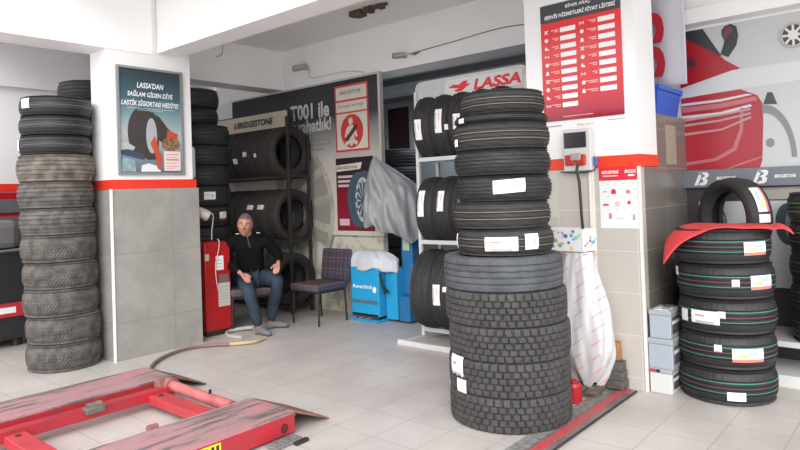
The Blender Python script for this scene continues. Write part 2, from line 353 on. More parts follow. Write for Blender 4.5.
# a darker stack half hidden behind the left column
z = 0
for k in range(14):
    o = tire(T_hid, (2.90, 6.64, z), 'dark tire seen between the left stack and the column, %s' % ('top one of its hidden stack' if k == 13 else ORD[k]), 'hidden stack behind the left column', rz=R_.random() * 6); z += 0.191
# centre stack
z = 0; g = 'lower truck tires of the centre stack'
bx, by = 3.563, 2.175; a0 = to_cam(bx, by)
bt = ['blocky truck tire on the floor at the foot of the centre stack', 'blocky truck tire with torn white label, second in the centre stack', 'blocky truck tire in the middle of the five wide ones', 'blocky truck tire just under the bluish ribbed one']
for k in range(4):
    x, y = bx + (0, .0, .004, -.004)[k], by + (0, .0, -.006, .006)[k]; rz = .5 * k
    o = tire(T_truck, (x, y, z), bt[k], g, rz=rz)
    if k == 1:
        sticker(T_truck, o, a0 - rz - .98, 0.14, 0.13, 0.05, 1, dr=.005); sticker(T_truck, o, a0 - rz - .85, 0.09, 0.08, -0.06, 0, name='torn_label', dr=.006)
    z += 0.2075
o = tire(T_truckrib, (bx - .004, by + .02, z), 'bluish grey ribbed truck tire, highest of the five wide ones', g); z += 0.2075
g = 'upper car tires of the centre stack'
sp = [(T_fine, .006, 0.0, 'black tire with two white labels, resting on the truck tires'), (T_fine, -.008, 0.01, 'unlabelled black tire second among the narrow ones of centre stack'),
      (T_fine2, .004, 0.0, 'black tire with one wide white label, mid height of centre stack'), (T_fine2, 0, 0.0, 'black tire just above the one with the wide label'),
      (T_fine, 0.002, .002, 'black tire with light line under the slim tire, centre stack'), (T_slim, -.005, -.005, 'slim black tire right under the topmost of the centre stack'), (T_new, .01, -.012, 'small black tire on the very top of the centre stack')]
T_top = tire_mesh('tire_top_line', 0.270, 0.150, 0.19, 'fine', [RUB_M, T_TAN])
for k, (T, dx, dy, lb) in enumerate(sp):
    if k == 6: T = T_top
    x, y = bx + dx, by + dy; s = 1.0; rz = .7 * k
    o = tire(T, (x, y, z), lb, g, rz=rz, scale=s if k < 4 else 1.0)
    if k == 0:
        sticker(T, o, a0 - rz - .08, 0.205, 0.085, -0.005, 1); sticker(T, o, a0 - rz + .54, 0.095, 0.095, .005, 2); sticker(T, o, a0 - rz - 1.42, 0.09, 0.09, .005, 0)
    if k == 2: sticker(T, o, a0 - rz + .12, 0.20, 0.082, .012, 2, skew=.012)
    if k == 4: sticker(T, o, a0 - rz - 1.12, 0.05, 0.045, -.03, 0)
    if k == 5: sticker(T, o, a0 - rz - .95, 0.06, 0.03, -.005, 0)
    z += T['W'] * s * 0.985 if k < 4 else T['W'] * .97
# right stack with green and red tread lines
z = 0; g = 'tires with coloured tread lines in the right stack'
rx, ry = 4.745, 1.172; a0 = to_cam(rx, ry)
rt = ['tire with green and red tread lines on the floor, right stack', 'tire with coloured lines, second up, label at right', 'middle tire with coloured lines, two labels at left', 'tire with coloured lines, second from the top of right stack', 'top tire of right stack, under the red cloth']
jit = [(0, 0), (.004, -.003), (.0, -.012), (-.004, -.01), (-.01, .004)]
for k in range(5):
    rz = k * .9; o = tire(T_strp, (rx + jit[k][0], ry + jit[k][1], z), rt[k], g, rz=rz); A = a0 - rz
    if k == 0: sticker(T_strp, o, A + .16, .11, .055, -.045, 0)
    if k == 1: sticker(T_strp, o, A + .42, .20, .085, -.01, 3); sticker(T_strp, o, A - .17, .045, .045, .03, 1, name='round_label')
    if k == 2: sticker(T_strp, o, A - .45, .19, .085, -.005, 1); sticker(T_strp, o, A - .98, .07, .08, -.01, 0); sticker(T_strp, o, A - .1, .045, .045, .02, 1, name='round_label')
    if k == 3: sticker(T_strp, o, A + .78, .17, .09, .0, 3); sticker(T_strp, o, A + .2, .045, .045, .0, 1, name='round_label'); sticker(T_strp, o, A - 1.3, .08, .06, .05, 0)
    if k == 4: sticker(T_strp, o, A + .72, .17, .085, -.01, 3)
    z += 0.2275
# small stack behind it that carries the standing tire
z = 0
for k in range(4):
    tire(T_small, (5.29, 1.36, z), 'small dark tire behind the right stack, %s' % ORD[k], 'small tires hidden behind the right stack', rz=k); z += .209
nrm = Vector((-0.775, 0.63, 0)).normalized(); zx = Vector((0, 0, 1)).cross(nrm)
Mst = Matrix(((zx.x, 0, nrm.x, 0), (zx.y, 0, nrm.y, 0), (0, 1, 0, 0), (0, 0, 0, 1)))
T_stand = tire_mesh('tire_standing', 0.302, 0.195, 0.20, 'plain', [RUB_M], 120)
ctr = Vector((5.24, 1.205, .84 + .335)) - nrm * 0.10; Mst.translation = ctr
o = tire(T_stand, None, 'upright tire with a coloured label, standing behind the red cloth', None, M=Mst)
sa = -0.1 + PI
for nm, aa, ln, st in (('paper_label', .50, .20, 3), ('paper_label', .02, .06, 0)):
    cd = (Vector((-1, -.25, 0))).normalized(); lx = cd.dot(zx); ang = (0 if lx > 0 else PI); sgn = 1 if lx > 0 else -1
    sticker(T_stand, o, ang + sgn * aa, ln, .09, -.01, st, name=nm)

# red cloth over the right stack
def cloth(u, v):
    # u left to right as seen from the shop front, v from the front edge to the back edge
    ax = Vector((0.24, -0.97, 0)); bx_ = Vector((0.97, 0.24, 0))
    s = -0.35 + u * 0.76; t = (-0.30 + .16 * max(0, u - .3)) + v * (0.50 - .1 * max(0, u - .3))
    p = Vector((4.74, 1.172, 1.0)) + ax * s + bx_ * t
    r = math.hypot(p.x - 4.74, p.y - 1.172)
    lf = max(0, .36 - u) / .36
    z_ = 1.144 + .004 * math.sin(11 * u + 5 * v)
    over = max(0, r - .27)
    z_ -= over * (.22 + .75 * lf) ; p -= bx_ * 0.06 * lf * (1 - v)
    z_ -= .05 * lf * (1 - v)
    if u > .86: z_ += .022 * math.sin((u - .86) * 22)
    z_ += .006 * math.sin(u * 17) * (1 - v)
    return (p.x, p.y, z_ + .006)
mb = MB(); mb.grid(cloth, 44, 20); tag(mb.build('cloth', mat('red_cloth', (0.74, 0.06, 0.065), .85, noise_s=30, noise_a=.15), smooth=True, thick=.006), 'bright red cloth draped over the top of the right tire stack', 'cloth')

# stack beside the racks, right of the left column
z = 0; g = 'dark tires stacked right of the left column'
sx, sy = 4.075, 6.53; a0 = to_cam(sx, sy)
T_dk = tire_mesh('tire_dark_stack', 0.335, 0.232, 0.20, 'plain', [RUB_N], 96)
names = ['resting on the floor behind the red cabinet', 'second up behind the red cabinet', 'third up behind the red cabinet', 'fourth up, level with the seated man', 'level with the shoulders of the seated man', 'with a label, lower of the two labelled ones', 'with a label, higher of the two labelled ones', 'well above the labelled pair', 'fourth from the top', 'third from the top, widest below the small one', 'small one near the top', 'at the very top, thickest']
for k in range(12):
    T = T_dk; dx = 0; s = 1
    if k == 10: T = T_small; dx = -.05; s = 1.0
    if k == 11: dx = -.09; s = .93
    o = tire(T, (sx + dx * .65, sy - dx * .75, z), 'dark tire right of the column, ' + names[k], g, rz=0.0, scale=s)
    if k == 5: sticker(T, o, a0 + .75, .10, .085, .0, 3)
    if k == 6: sticker(T, o, a0 + .28, .13, .085, .0, 2)
    if k in (1, 2): sticker(T, o, a0 + .6, .07, .06, .0, 0)
    z += T['W'] * s * .985

# ================================================================= RACKS
def rack(name, label, X0, Y0, Y1, zs, ztop, hz, m, depth=0.32, foot=None):
    e = empty(name, label, 'rack', (X0, Y0, 0))
    r = 0.018
    L = Y0 - Y1
    for yy in (0, -L):
        mb = MB(); mb.bbox(-r, r, yy - r, yy + r, 0, ztop - .08, .004)
        mb.build('post', m, e)
        mb = MB(); mb.bbox(depth - r, depth + r, yy - r, yy + r, 0, ztop - .3, .004)
        mb.build('post', m, e)
    for zz in zs:
        for xx in (0, depth):
            mb = MB(); mb.bbox(xx - r, xx + r, -L + r, -r, zz - .02, zz + .02, .004); mb.build('shelf_bar', m, e)
        for yy in (0, -L):
            mb = MB(); mb.bbox(r, depth - r, yy - .012, yy + .012, zz - .015, zz + .015, .003); mb.build('side_bar', m, e)
    if foot:
        mb = MB(); mb.bbox(foot - .02, foot + .02, -L, .06, 0, .05, .005); mb.bbox(foot, 0, -.02, .02, 0, .04, .004); mb.bbox(foot, 0, -L, -L + .04, 0, .04, .004); mb.build('foot_bar', m, e)
    return e
g = 'tires on the white rack with the sign'
e = rack('tire_rack', 'white metal tire rack with rounded red lettered sign board on top', 4.90, 3.95, 2.72, (0.10, .955, 1.765), 2.52, None, MTW, foot=-.32)
def header(e, X, Y0, Y1, z0, z1, m, mf, rad=.06):
    L = Y0 - Y1; h = z1 - z0
    def rr(pad):
        pts = [(-pad, z0 - pad)]
        pts = []
        for cx, cz, a in ((L - rad, z1 - rad, 0), (rad, z1 - rad, 90)):
            for k in range(7):
                t = math.radians(a + k * 15); pts.append((-(cx + (rad + pad) * math.cos(t)), cz + (rad + pad) * math.sin(t)))
        pts += [(pad, z0 - pad), (-(L + pad), z0 - pad)]
        return pts
    mb = MB(); mb.prism(rr(0), 0.004, .02, 'YZ'); p = mb.build('sign_board', m, e)
    mb = MB(); mb.prism(rr(.014), .006, .03, 'YZ'); mb.build('sign_frame', mf, e)
    return p
header(e, 4.9, 3.95, 2.72, 2.345, 2.52, mat('sign_board_grey', (0.52, 0.54, 0.53), .5), MTW)
def text_on(e, nm, body, size, m, y, z, x=-.002, **k):
    o = text(nm, body, size, m, e, 0, 0, **k); o.matrix_local = Matrix(((0, 0, -1, x), (-1, 0, 0, y), (0, 1, 0, z), (0, 0, 0, 1))); return o
mb = MB(); mb.prism([(-.36, 2.36), (-1.2, 2.36), (-1.2, 2.505), (-.36, 2.505)], -.001, .004, 'YZ'); mb.build('lettering_panel', mat('sign_panel_light', (.66, .66, .64), .5), e)
text_on(e, 'lettering', 'LASSA', .10, INKR, -.685, 2.375, x=-.003, width=.50, shear=.2, bold=.04)
mb = MB()
mb.prism([(-.40, 2.43), (-.46, 2.455), (-.52, 2.445), (-.58, 2.475), (-.63, 2.47), (-.60, 2.445), (-.655, 2.44), (-.60, 2.415), (-.56, 2.385), (-.50, 2.38), (-.46, 2.395), (-.52, 2.41), (-.46, 2.42)], -.004, -.001, 'YZ')
mb.build('emblem', INKR, e)
def vertical_tire(T, x, y, zc, label, group, tilt=0, spin=0.0, s=1, yaw=0.0):
    # axle along Y, tread facing the shop; tilt leans the tire about X
    M = Matrix.Translation((x, y, zc)) @ Matrix.Rotation(yaw, 4, 'Z') @ Matrix.Rotation(PI / 2 + tilt, 4, 'X') @ Matrix.Rotation(spin, 4, 'Z') @ Matrix.Translation((0, 0, -T['W'] / 2))
    o = tire(T, None, label, group, M=M); return o
cx = 4.90 + .16; dz = math.sqrt(.31 ** 2 - .16 ** 2) + .016
tiers = [('bottom shelf', .10), ('middle shelf', .955), ('top shelf', 1.765)]
place = ['leftmost', 'second from the left', 'third from the left', 'fourth from the left', 'fifth from the left', 'sixth from the left', 'seventh from the left', 'eighth from the left', 'ninth from the left']
T_thick = tire_mesh('tire_rack_thick', 0.325, 0.198, 0.20, 'fine', [RUB_M], 120); T_big = tire_mesh('tire_rack_big', 0.385, 0.225, 0.22, 'fine', [RUB_M], 120)
for ti, (tn, zs) in enumerate(tiers):
    T = T_big if ti == 0 else T_thick; xx = cx - (.10 if ti == 0 else .03); dzz = math.sqrt(T['R'] ** 2 - (.06 if ti == 0 else .13) ** 2) + .018
    for k in range(5):
        y = 3.83 - k * (.238 if ti == 0 else .209)
        o = vertical_tire(T, xx, y, zs + dzz, 'black tire on the %s of the white rack, %s' % (tn, place[k]), g, yaw=.22)
        if ti == 2 and k < 4:
            sticker(T, o, PI + (.12, -.08, .0, 0)[k], (.20, .23, .14, .1)[k], .07, (-.03, -.0, .0, .0)[k], 1)
            if k == 1: sticker(T, o, PI + .12, .05, .04, .085, 0, name='round_label')
        if ti == 1 and k < 4: sticker(T, o, PI - (.22, .28, .25, .2)[k], (.26, .2, .12, .1)[k], .065, (-.03, -.01, .02, .0)[k], 1)
        if ti == 0 and k == 1: sticker(T, o, PI - .02, .19, .07, -.03, 1); sticker(T, o, PI - .16, .045, .04, .055, 0, name='round_label')
# dark rack with cream header at the rear
g = 'tires on the dark rack at the rear'
e = rack('tire_rack', 'dark metal tire rack with cream sign, behind the seated man', 5.02, 8.15, 6.10, (.10, .90, 1.695), 2.52, None, MTB)
CREAM = mat('sign_cream', (0.50, 0.47, 0.36), .5)
header(e, 0, 8.15, 6.10, 2.315, 2.515, CREAM, MTB, rad=.03)
text_on(e, 'lettering', 'BRIDGESTONE', .085, INKB, -1.02, 2.365, x=-.003, width=.76, shear=.2, bold=.03)
mb = MB(); mb.prism([(-.94, 2.365), (-1.0, 2.365), (-.985, 2.45), (-.96, 2.45)], -.004, -.001, 'YZ'); mb.build('emblem', INKR, e)
T_br = tire_mesh('tire_dark_rack', 0.335, 0.21, 0.215, 'fine', [mat('rubber_brownish', (.034, .029, .026), .7, noise_s=6, noise_a=.4)], 96)
dz = math.sqrt(.335 ** 2 - .16 ** 2) + .016
for ti, (tn, zs) in enumerate((('bottom shelf', .10), ('middle shelf', .90), ('top shelf', 1.695))):
    for k in range(9):
        y = 6.27 + k * .216
        o = vertical_tire(T_br, 5.15 + (.0, .03, 0)[ti], y, zs + dz, 'dark tire on the %s of the rear rack, %s' % (tn, place[k].replace('leftmost', 'rightmost').replace('from the left', 'from the right')), g)
        if ti == 2 and k == 3: sticker(T_br, o, PI + .25, .07, .09, 0, 2)
        if ti == 2 and k == 2: q = sticker(T_br, o, PI + .02, .06, .08, 0, 2)
        if ti == 2 and k == 1: sticker(T_br, o, PI + .1, .05, .05, 0, 0)
        if ti == 1 and k in (1, 2): sticker(T_br, o, PI - .35, .06, .13, 0, 1)
# tires stacked in the back room
z = 0
for k in range(9):
    tire(T_dk, (6.95, 6.0, z), 'dark tire in the unlit back room stack, %s' % ORD[k], 'tires stacked in the back room', rz=k); z += .229


# ================================================================= SIGNS AND BOARDS
def vgrad(name, stops, z0, z1, rough=.4, nz=0.0):
    m = bpy.data.materials.new(name); m.use_nodes = True; nt = m.node_tree; N = nt.nodes; L = nt.links; b = N['Principled BSDF']; b.inputs['Roughness'].default_value = rough
    tc = N.new('ShaderNodeTexCoord'); s_ = N.new('ShaderNodeSeparateXYZ'); L.new(tc.outputs['Object'], s_.inputs[0])
    mr = N.new('ShaderNodeMapRange'); mr.inputs['From Min'].default_value = z0; mr.inputs['From Max'].default_value = z1; L.new(s_.outputs['Y'], mr.inputs['Value'])
    n = N.new('ShaderNodeTexNoise'); n.inputs['Scale'].default_value = 5; L.new(tc.outputs['Object'], n.inputs['Vector'])
    ma = N.new('ShaderNodeMath'); ma.operation = 'MULTIPLY_ADD'; L.new(n.outputs['Fac'], ma.inputs[0]); ma.inputs[1].default_value = nz; L.new(mr.outputs[0], ma.inputs[2])
    r = N.new('ShaderNodeValToRGB'); L.new(ma.outputs[0], r.inputs[0])
    while len(r.color_ramp.elements) < len(stops): r.color_ramp.elements.new(0.5)
    for e_, (p, c) in zip(r.color_ramp.elements, stops): e_.position = p; e_.color = (*c, 1)
    L.new(r.outputs[0], b.inputs['Base Color']); return m
def flat(name, pts, z, m, parent, t=.001, label=None):
    mb = MB(); mb.prism(pts, z, z + t, 'XY'); o = mb.build(name, m, parent)
    if label: o['label'] = label
    return o
def rect(x0, x1, y0, y1): return [(x0, y0), (x1, y0), (x1, y1), (x0, y1)]
def ell(cx, cy, rx, ry, n=28, a0=0, a1=2 * PI): return [(cx + rx * math.cos(a0 + (a1 - a0) * k / n), cy + ry * math.sin(a0 + (a1 - a0) * k / n)) for k in range(n)]
def ring_mb(mb, cx, cy, rx, ry, w_, z, t=.001, n=36, a0=0, a1=2 * PI, mi=0):
    full = abs(a1 - a0 - 2 * PI) < 1e-6
    for k in range(n):
        t0 = a0 + (a1 - a0) * k / n; t1 = a0 + (a1 - a0) * (k + 1) / n
        q = [(cx + r_ * rx * math.cos(a), cy + r_ * ry * math.sin(a)) for r_, a in ((1, t0), (1, t1), (w_, t1), (w_, t0))]
        mb.prism(q, z, z + t, 'XY', mi)
def fr(mb, x0, x1, y0, y1, w_, z0, z1, mi=0):
    for b_ in ((x0, x1, y0, y0 + w_), (x0, x1, y1 - w_, y1), (x0, x0 + w_, y0 + w_, y1 - w_), (x1 - w_, x1, y0 + w_, y1 - w_)): mb.box(b_[0], b_[1], b_[2], b_[3], z0, z1, mi)
def bars(name, lst, z, m, parent):
    for x0, x1, y0, y1 in lst:
        mb = MB(); mb.box(x0, x1, y0, y1, z, z + .0008); o = mb.build(name, m, parent)
    return o

# framed poster on the left column (local x = X-2.735, y = Z-1.70)
e = empty('framed_poster', 'framed advertising poster with a big tire and white headline on the left column', 'poster', M=frameY(2.735, 5.752, 1.70)); Wp, Hp = .668, 1.02
mb = MB(); fr(mb, 0, Wp, 0, Hp, .022, -.002, .022); mb.build('frame', mat('frame_grey', (.28, .31, .31), .4, .4), e)
flat('picture', rect(.02, Wp - .02, .02, Hp - .02), 0, vgrad('poster_sky', [(0, (.10, .11, .13)), (.22, (.16, .24, .28)), (.42, (.42, .44, .43)), (.6, (.20, .32, .36)), (.78, (.05, .11, .15)), (1, (.035, .055, .07))], .02, 1.0, .25, .12), e, .004)
text('lettering', "LASSA'DAN", .055, WHT, e, .335, .825, .006, .27, .2, .02, 'CENTER'); text('lettering', 'SAĞLAM GİDEN DİYE', .06, WHT, e, .335, .742, .006, .46, .2, .02, 'CENTER'); text('lettering', 'LASTİK SİGORTASI HEDİYE!', .062, WHT, e, .335, .655, .006, .58, .2, .02, 'CENTER')
bars('small_print', [(.10, .58, .628, .634), (.2, .46, .612, .617)], .005, mat('print_pale', (.4, .5, .52), .5), e)
mb = MB(); TP = mat('print_tire', (.045, .037, .034), .5)
mb.prism(ell(.245, .40, .145, .245), .004, .005); mb.prism([(.33, .60), (.42, .56), (.50, .46), (.60, .37), (.60, .26), (.45, .30), (.36, .38)], .004, .005); mb.prism([(.26, .62), (.36, .60), (.42, .50), (.40, .15), (.30, .14), (.22, .2)], .0042, .0052); mb.build('tire_print', TP, e)
mb = MB(); mb.prism(ell(.335, .375, .055, .17), .0055, .006); mb.build('tire_opening_print', mat('print_grey', (.38, .40, .42), .5), e)
mb = MB(); mb.prism([(.32, .30), (.37, .38), (.40, .26), (.44, .16), (.41, .05), (.385, .06), (.37, .18)], .006, .0066); mb.prism([(.50, .44), (.61, .40), (.60, .34), (.49, .36)], .006, .0066); mb.build('red_print', mat('print_orange_red', (.5, .07, .03), .5), e)
mb = MB(); mb.prism(ell(.53, .30, .10, .065, 16), .0062, .0068); mb.build('engine_print', mat('print_brass', (.35, .2, .1), .5, noise_s=40, col2=(.1, .04, .03)), e)
mb = MB(); mb.prism(rect(.455, .63, .04, .23), .007, .0078); mb.build('note_box', mat('note_pink_white', (.75, .62, .6), .5), e)
bars('note_lines', [(.475, .61, .195, .203), (.475, .60, .17, .175), (.475, .61, .14, .155), (.475, .58, .11, .115), (.475, .61, .08, .085), (.475, .56, .06, .065)], .008, mat('ink_soft_red', (.6, .2, .18), .5), e)
mb = MB(); mb.prism([(.22, .03), (.42, .03), (.40, .08), (.30, .11), (.23, .09)], .0058, .0064); mb.prism([(.03, .03), (.17, .03), (.16, .14), (.04, .16)], .0058, .0064, mi=1); mb.prism([(.03, .2), (.12, .19), (.17, .26), (.08, .31), (.03, .3)], .0048, .0054, mi=2); mb.prism([(.03, .19), (.25, .14), (.25, .2), (.1, .24), (.03, .23)], .005, .0056, mi=3)
mb.build('lower_print', [mat('print_white2', (.7, .72, .75), .5), mat('print_paleblue', (.3, .45, .5), .5, noise_s=20, noise_a=.4), mat('print_mist', (.4, .45, .44), .5), mat('print_darknavy', (.04, .06, .09), .5)], e)

# price list on the right pillar
e = empty('price_list_sign', 'tall red price list with dark header and white price fields on the pillar', 'sign', M=frameX(4.476, 2.335, 1.955)); Wp = .63; Hp = .88
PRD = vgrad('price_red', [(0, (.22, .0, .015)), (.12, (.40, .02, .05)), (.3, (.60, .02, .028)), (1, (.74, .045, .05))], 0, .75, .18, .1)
def rrect(x0, x1, y0, y1, r):
    p = []
    for cx, cy, a in ((x1 - r, y1 - r, 0), (x0 + r, y1 - r, 90), (x0 + r, y0 + r, 180), (x1 - r, y0 + r, 270)):
        for k in range(5): t = math.radians(a + k * 22.5); p.append((cx + r * math.cos(t), cy + r * math.sin(t)))
    return p
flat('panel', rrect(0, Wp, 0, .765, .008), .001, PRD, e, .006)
flat('header', rrect(0, Wp, .76, .90, .012), .001, mat('header_charcoal', (.055, .06, .062), .4), e, .0065)
text('lettering', 'BİNEK ARAÇ', .036, WHT, e, .31, .845, .0085, .20, .12, .02, 'CENTER'); text('lettering', 'SERVİS HİZMETLERİ FİYAT LİSTESİ', .038, WHT, e, .315, .788, .0085, .56, .12, .03, 'CENTER')
for col, (bx0, nrow) in enumerate(((.16, 10), (.46, 9))):
    for k in range(nrow):
        y = (.672 if col == 0 else .692) - k * .0635
        flat('price_field', rrect(bx0, bx0 + .125, y, y + .036, .004), .0072, WHT, e)
        mb = MB(); ln = (.06, .05, .055, .045, .085, .07, .085, .065, .05, .075)[k] if col == 0 else (.055, .07, .06, .09, .065, .06, .04, .11, .09)[k]
        mb.box(bx0 - .015 - ln, bx0 - .015, y + .021, y + .028, .0072, .0078); mb.box(bx0 - .015 - ln * .6, bx0 - .015, y + .008, y + .015, .0072, .0078); mb.build('caption', mat('caption_pink', (.85, .45, .42), .5), e)
        mb = MB(); cx = .045 if col == 0 else .335; cy = y + .018; q = (k + col * 3) % 6
        if q == 0: mb.prism([(cx - .016, cy - .01), (cx - .01, cy - .016), (cx + .016, cy + .01), (cx + .01, cy + .016)], .0072, .008); mb.prism([(cx - .016, cy + .01), (cx - .01, cy + .016), (cx + .016, cy - .01), (cx + .01, cy - .016)], .0072, .008)
        elif q == 1 or q == 4: mb.prism(ell(cx, cy, .015, .015, 16), .0072, .008)
        elif q == 2: mb.prism([(cx - .016, cy - .01), (cx + .016, cy - .014), (cx + .016, cy - .004), (cx + .002, cy + .004), (cx - .004, cy + .016), (cx - .012, cy + .012)], .0072, .008)
        elif q == 3: mb.box(cx - .018, cx + .018, cy - .003, cy + .003, .0072, .008); mb.box(cx - .018, cx - .010, cy - .01, cy + .01, .0072, .008); mb.box(cx + .010, cx + .018, cy - .01, cy + .01, .0072, .008)
        else: mb.prism([(cx - .014, cy - .014), (cx + .014, cy - .014), (cx + .01, cy + .008), (cx, cy + .017), (cx - .01, cy + .008)], .0072, .008)
        mb.build('icon', WHT, e)
bars('footnote', [(.16, .40, .026, .031)], .0075, mat('caption_pink', (.85, .45, .42)), e)
e2 = empty('printed_line', 'thin row of grey and orange print under the price list', 'lettering', M=frameX(4.476, 2.335, 1.905))
bars('grey_print', [(.02, .14, .008, .018), (.50, .63, .018, .024)], 0, mat('ink_grey', (.35, .35, .36), .5), e2); text('lettering', 'lassa.com.tr', .022, INKO, e2, .27, 0.0, .001, .13)

# small white chart with red header
e = empty('service_chart', 'small white chart with red header and icons on the tiled pillar', 'poster', M=frameX(4.476, 1.913, 1.14))
flat('panel', rect(0, .278, 0, .44), 0, mat('chart_white', (.78, .80, .80), .3), e, .003); flat('header', rect(0, .278, .345, .44), .003, mat('chart_red', (.72, .03, .05), .35), e, .001)
text('lettering', 'BRIDGESTONE', .022, WHT, e, .022, .394, .0045, .125, .15, .03); text('lettering', 'BOX', .024, WHT, e, .19, .394, .0045, .085, .15, .03); bars('small_print', [(.03, .14, .375, .381), (.215, .26, .372, .384)], .0042, WHT, e)
def iconblob(x, y, w_, h_, m_): mb_ = MB(); mb_.prism([(x - w_, y - h_), (x + w_, y - h_), (x + w_ * .9, y + h_ * .4), (x + w_ * .4, y + h_), (x - w_ * .5, y + h_), (x - w_, y + h_ * .2)], .0032, .004); mb_.build('icon', m_, e)
for x, y, w_, h_, m_ in ((.105, .265, .018, .018, INKR), (.21, .262, .016, .014, mat('ink_rose', (.6, .2, .22), .5)), (.045, .17, .024, .007, INKR), (.13, .175, .018, .018, mat('ink_pale_rose', (.75, .5, .5), .5)), (.215, .185, .012, .012, INKR), (.075, .09, .011, .022, mat('ink_rose', (.6, .2, .22))), (.145, .07, .028, .005, mat('ink_pale_rose', (.75, .5, .5))), (.245, .08, .009, .02, mat('ink_grey', (.35, .35, .36))), (.04, .265, .014, .004, mat('ink_rose', (.6, .2, .22)))): iconblob(x, y, w_, h_, m_)
for y in (.318, .225, .132): bars('small_print', [(.055, .07, y, y + .006), (.115, .13, y, y + .006), (.175, .19, y, y + .006), (.24, .255, y, y + .006)], .0032, mat('ink_light_blue', (.45, .6, .68), .5), e)
# faded paper on the pillar tiles
tag(flat('paper_notice', rect(0, .085, 0, .34), 0, mat('old_paper', (.58, .55, .49), .7), None, .002), 'tall faded paper taped on the pillar tiles beside the centre stack', 'notice').matrix_world = frameX(4.476, 2.335, 1.22)

# big dark board with lettering on the back wall: local x = 7.86-Y, y = Z-0.95
e = empty('advertising_board', 'large framed advertising board with white lettering and wheel picture on back wall', 'board', M=frameX(5.475, 7.86, .95)); BW, BH = 2.90, 1.925
BG = vgrad('board_print', [(0, (.66, .62, .53)), (.5, (.58, .55, .49)), (.68, (.30, .3, .3)), (.8, (.035, .035, .045)), (1, (.022, .022, .03))], 0, BH, .35, .05)
flat('panel', rect(0, BW, 0, BH - .03), 0, BG, e, .02)
mb = MB(); mb.box(0, BW, BH - .03, BH - .008, .018, .034); mb.box(BW - .0, BW + .035, 0, BH - .008, -.005, .034); mb.build('frame', mat('board_frame', (.62, .6, .54), .4, .3), e)
LT = mat('board_lettering', (.66, .65, .6), .5)
text('lettering', 'T001 ile', .205, LT, e, 1.315, 1.485, .022, .745, 0, .03); text('lettering', 'r rahatlık!', .17, LT, e, 1.335, 1.315, .022, .755, 0, .028)
bars('small_print', [(1.5, 2.06, 1.19, 1.215), (1.5, 2.06, 1.13, 1.155), (1.5, 1.95, 1.07, 1.095)], .0205, mat('board_fine_print', (.32, .31, .28), .5), e)
# alloy wheel printed on the board
mb = MB(); wx, wy = 1.10, .30
ring_mb(mb, wx, wy, 1.0, 1.0, .93, .021, .0015, 64, -.5, 1.9); 
for k in range(6):
    a = -.25 + k * .42; ca, sa_ = math.cos(a), math.sin(a); p_ = (-sa_, ca)
    mb.prism([(wx + .2 * ca + .03 * p_[0], wy + .2 * sa_ + .03 * p_[1]), (wx + .94 * ca + .055 * p_[0], wy + .94 * sa_ + .055 * p_[1]), (wx + .94 * ca - .055 * p_[0], wy + .94 * sa_ - .055 * p_[1]), (wx + .2 * ca - .03 * p_[0], wy + .2 * sa_ - .03 * p_[1])], .0212, .0224)
mb.build('wheel_print', mat('wheel_print_silver', (.50, .47, .40), .5, noise_s=6, noise_a=.3), e)
mb = MB(); mb.prism([(wx + .925 * math.cos(-.5 + 2.4 * k / 30), wy + .925 * math.sin(-.5 + 2.4 * k / 30)) for k in range(31)] + [(wx, wy)], .0202, .0208); mb.build('wheel_shade_print', mat('wheel_print_dark', (.30, .28, .24), .6), e)
# red bordered stickers on the board
SR = mat('sticker_red', (.66, .05, .04), .4); SC = mat('sticker_cream', (.72, .68, .58), .45)
flat('sticker_border', rect(2.165, 2.735, 1.02, 1.835), .0215, SR, e, .001, 'red border of the warning stickers')
flat('sticker_field', rect(2.19, 2.71, 1.655, 1.81), .023, SC, e); flat('sticker_field', rect(2.19, 2.71, 1.505, 1.63), .023, SC, e); flat('sticker_field', rect(2.19, 2.71, 1.045, 1.485), .023, SC, e)
text('lettering', 'BRIDGESTONE', .045, mat('ink_dark_grey', (.12, .12, .12), .5), e, 2.26, 1.72, .025, .36, .1, .01); text('lettering', 'Emniyet verdiği', .05, mat('ink_dark_grey', (.12, .12, .12)), e, 2.23, 1.55, .025, .42, 0, .0)
flat('red_disc', ell(2.45, 1.265, .19, .205, 32), .0242, SR, e)
mb = MB(); mb.prism(ell(2.435, 1.385, .038, .045, 16), .0255, .0262); mb.prism([(2.40, 1.335), (2.47, 1.335), (2.52, 1.29), (2.545, 1.2), (2.52, 1.18), (2.49, 1.23), (2.49, 1.17), (2.38, 1.17), (2.38, 1.24), (2.35, 1.19), (2.325, 1.2), (2.35, 1.29)], .0255, .0262); mb.prism([(2.33, 1.13), (2.39, 1.165), (2.49, 1.165), (2.55, 1.13), (2.53, 1.09), (2.46, 1.12), (2.46, 1.085), (2.42, 1.085), (2.42, 1.12), (2.35, 1.09)], .0255, .0262); mb.build('seated_figure_print', SC, e)
mb = MB(); mb.prism([(2.33, 1.17), (2.37, 1.14), (2.56, 1.31), (2.52, 1.35)], .0265, .0272); mb.build('belt_print', mat('belt_brown', (.1, .03, .03), .5), e)
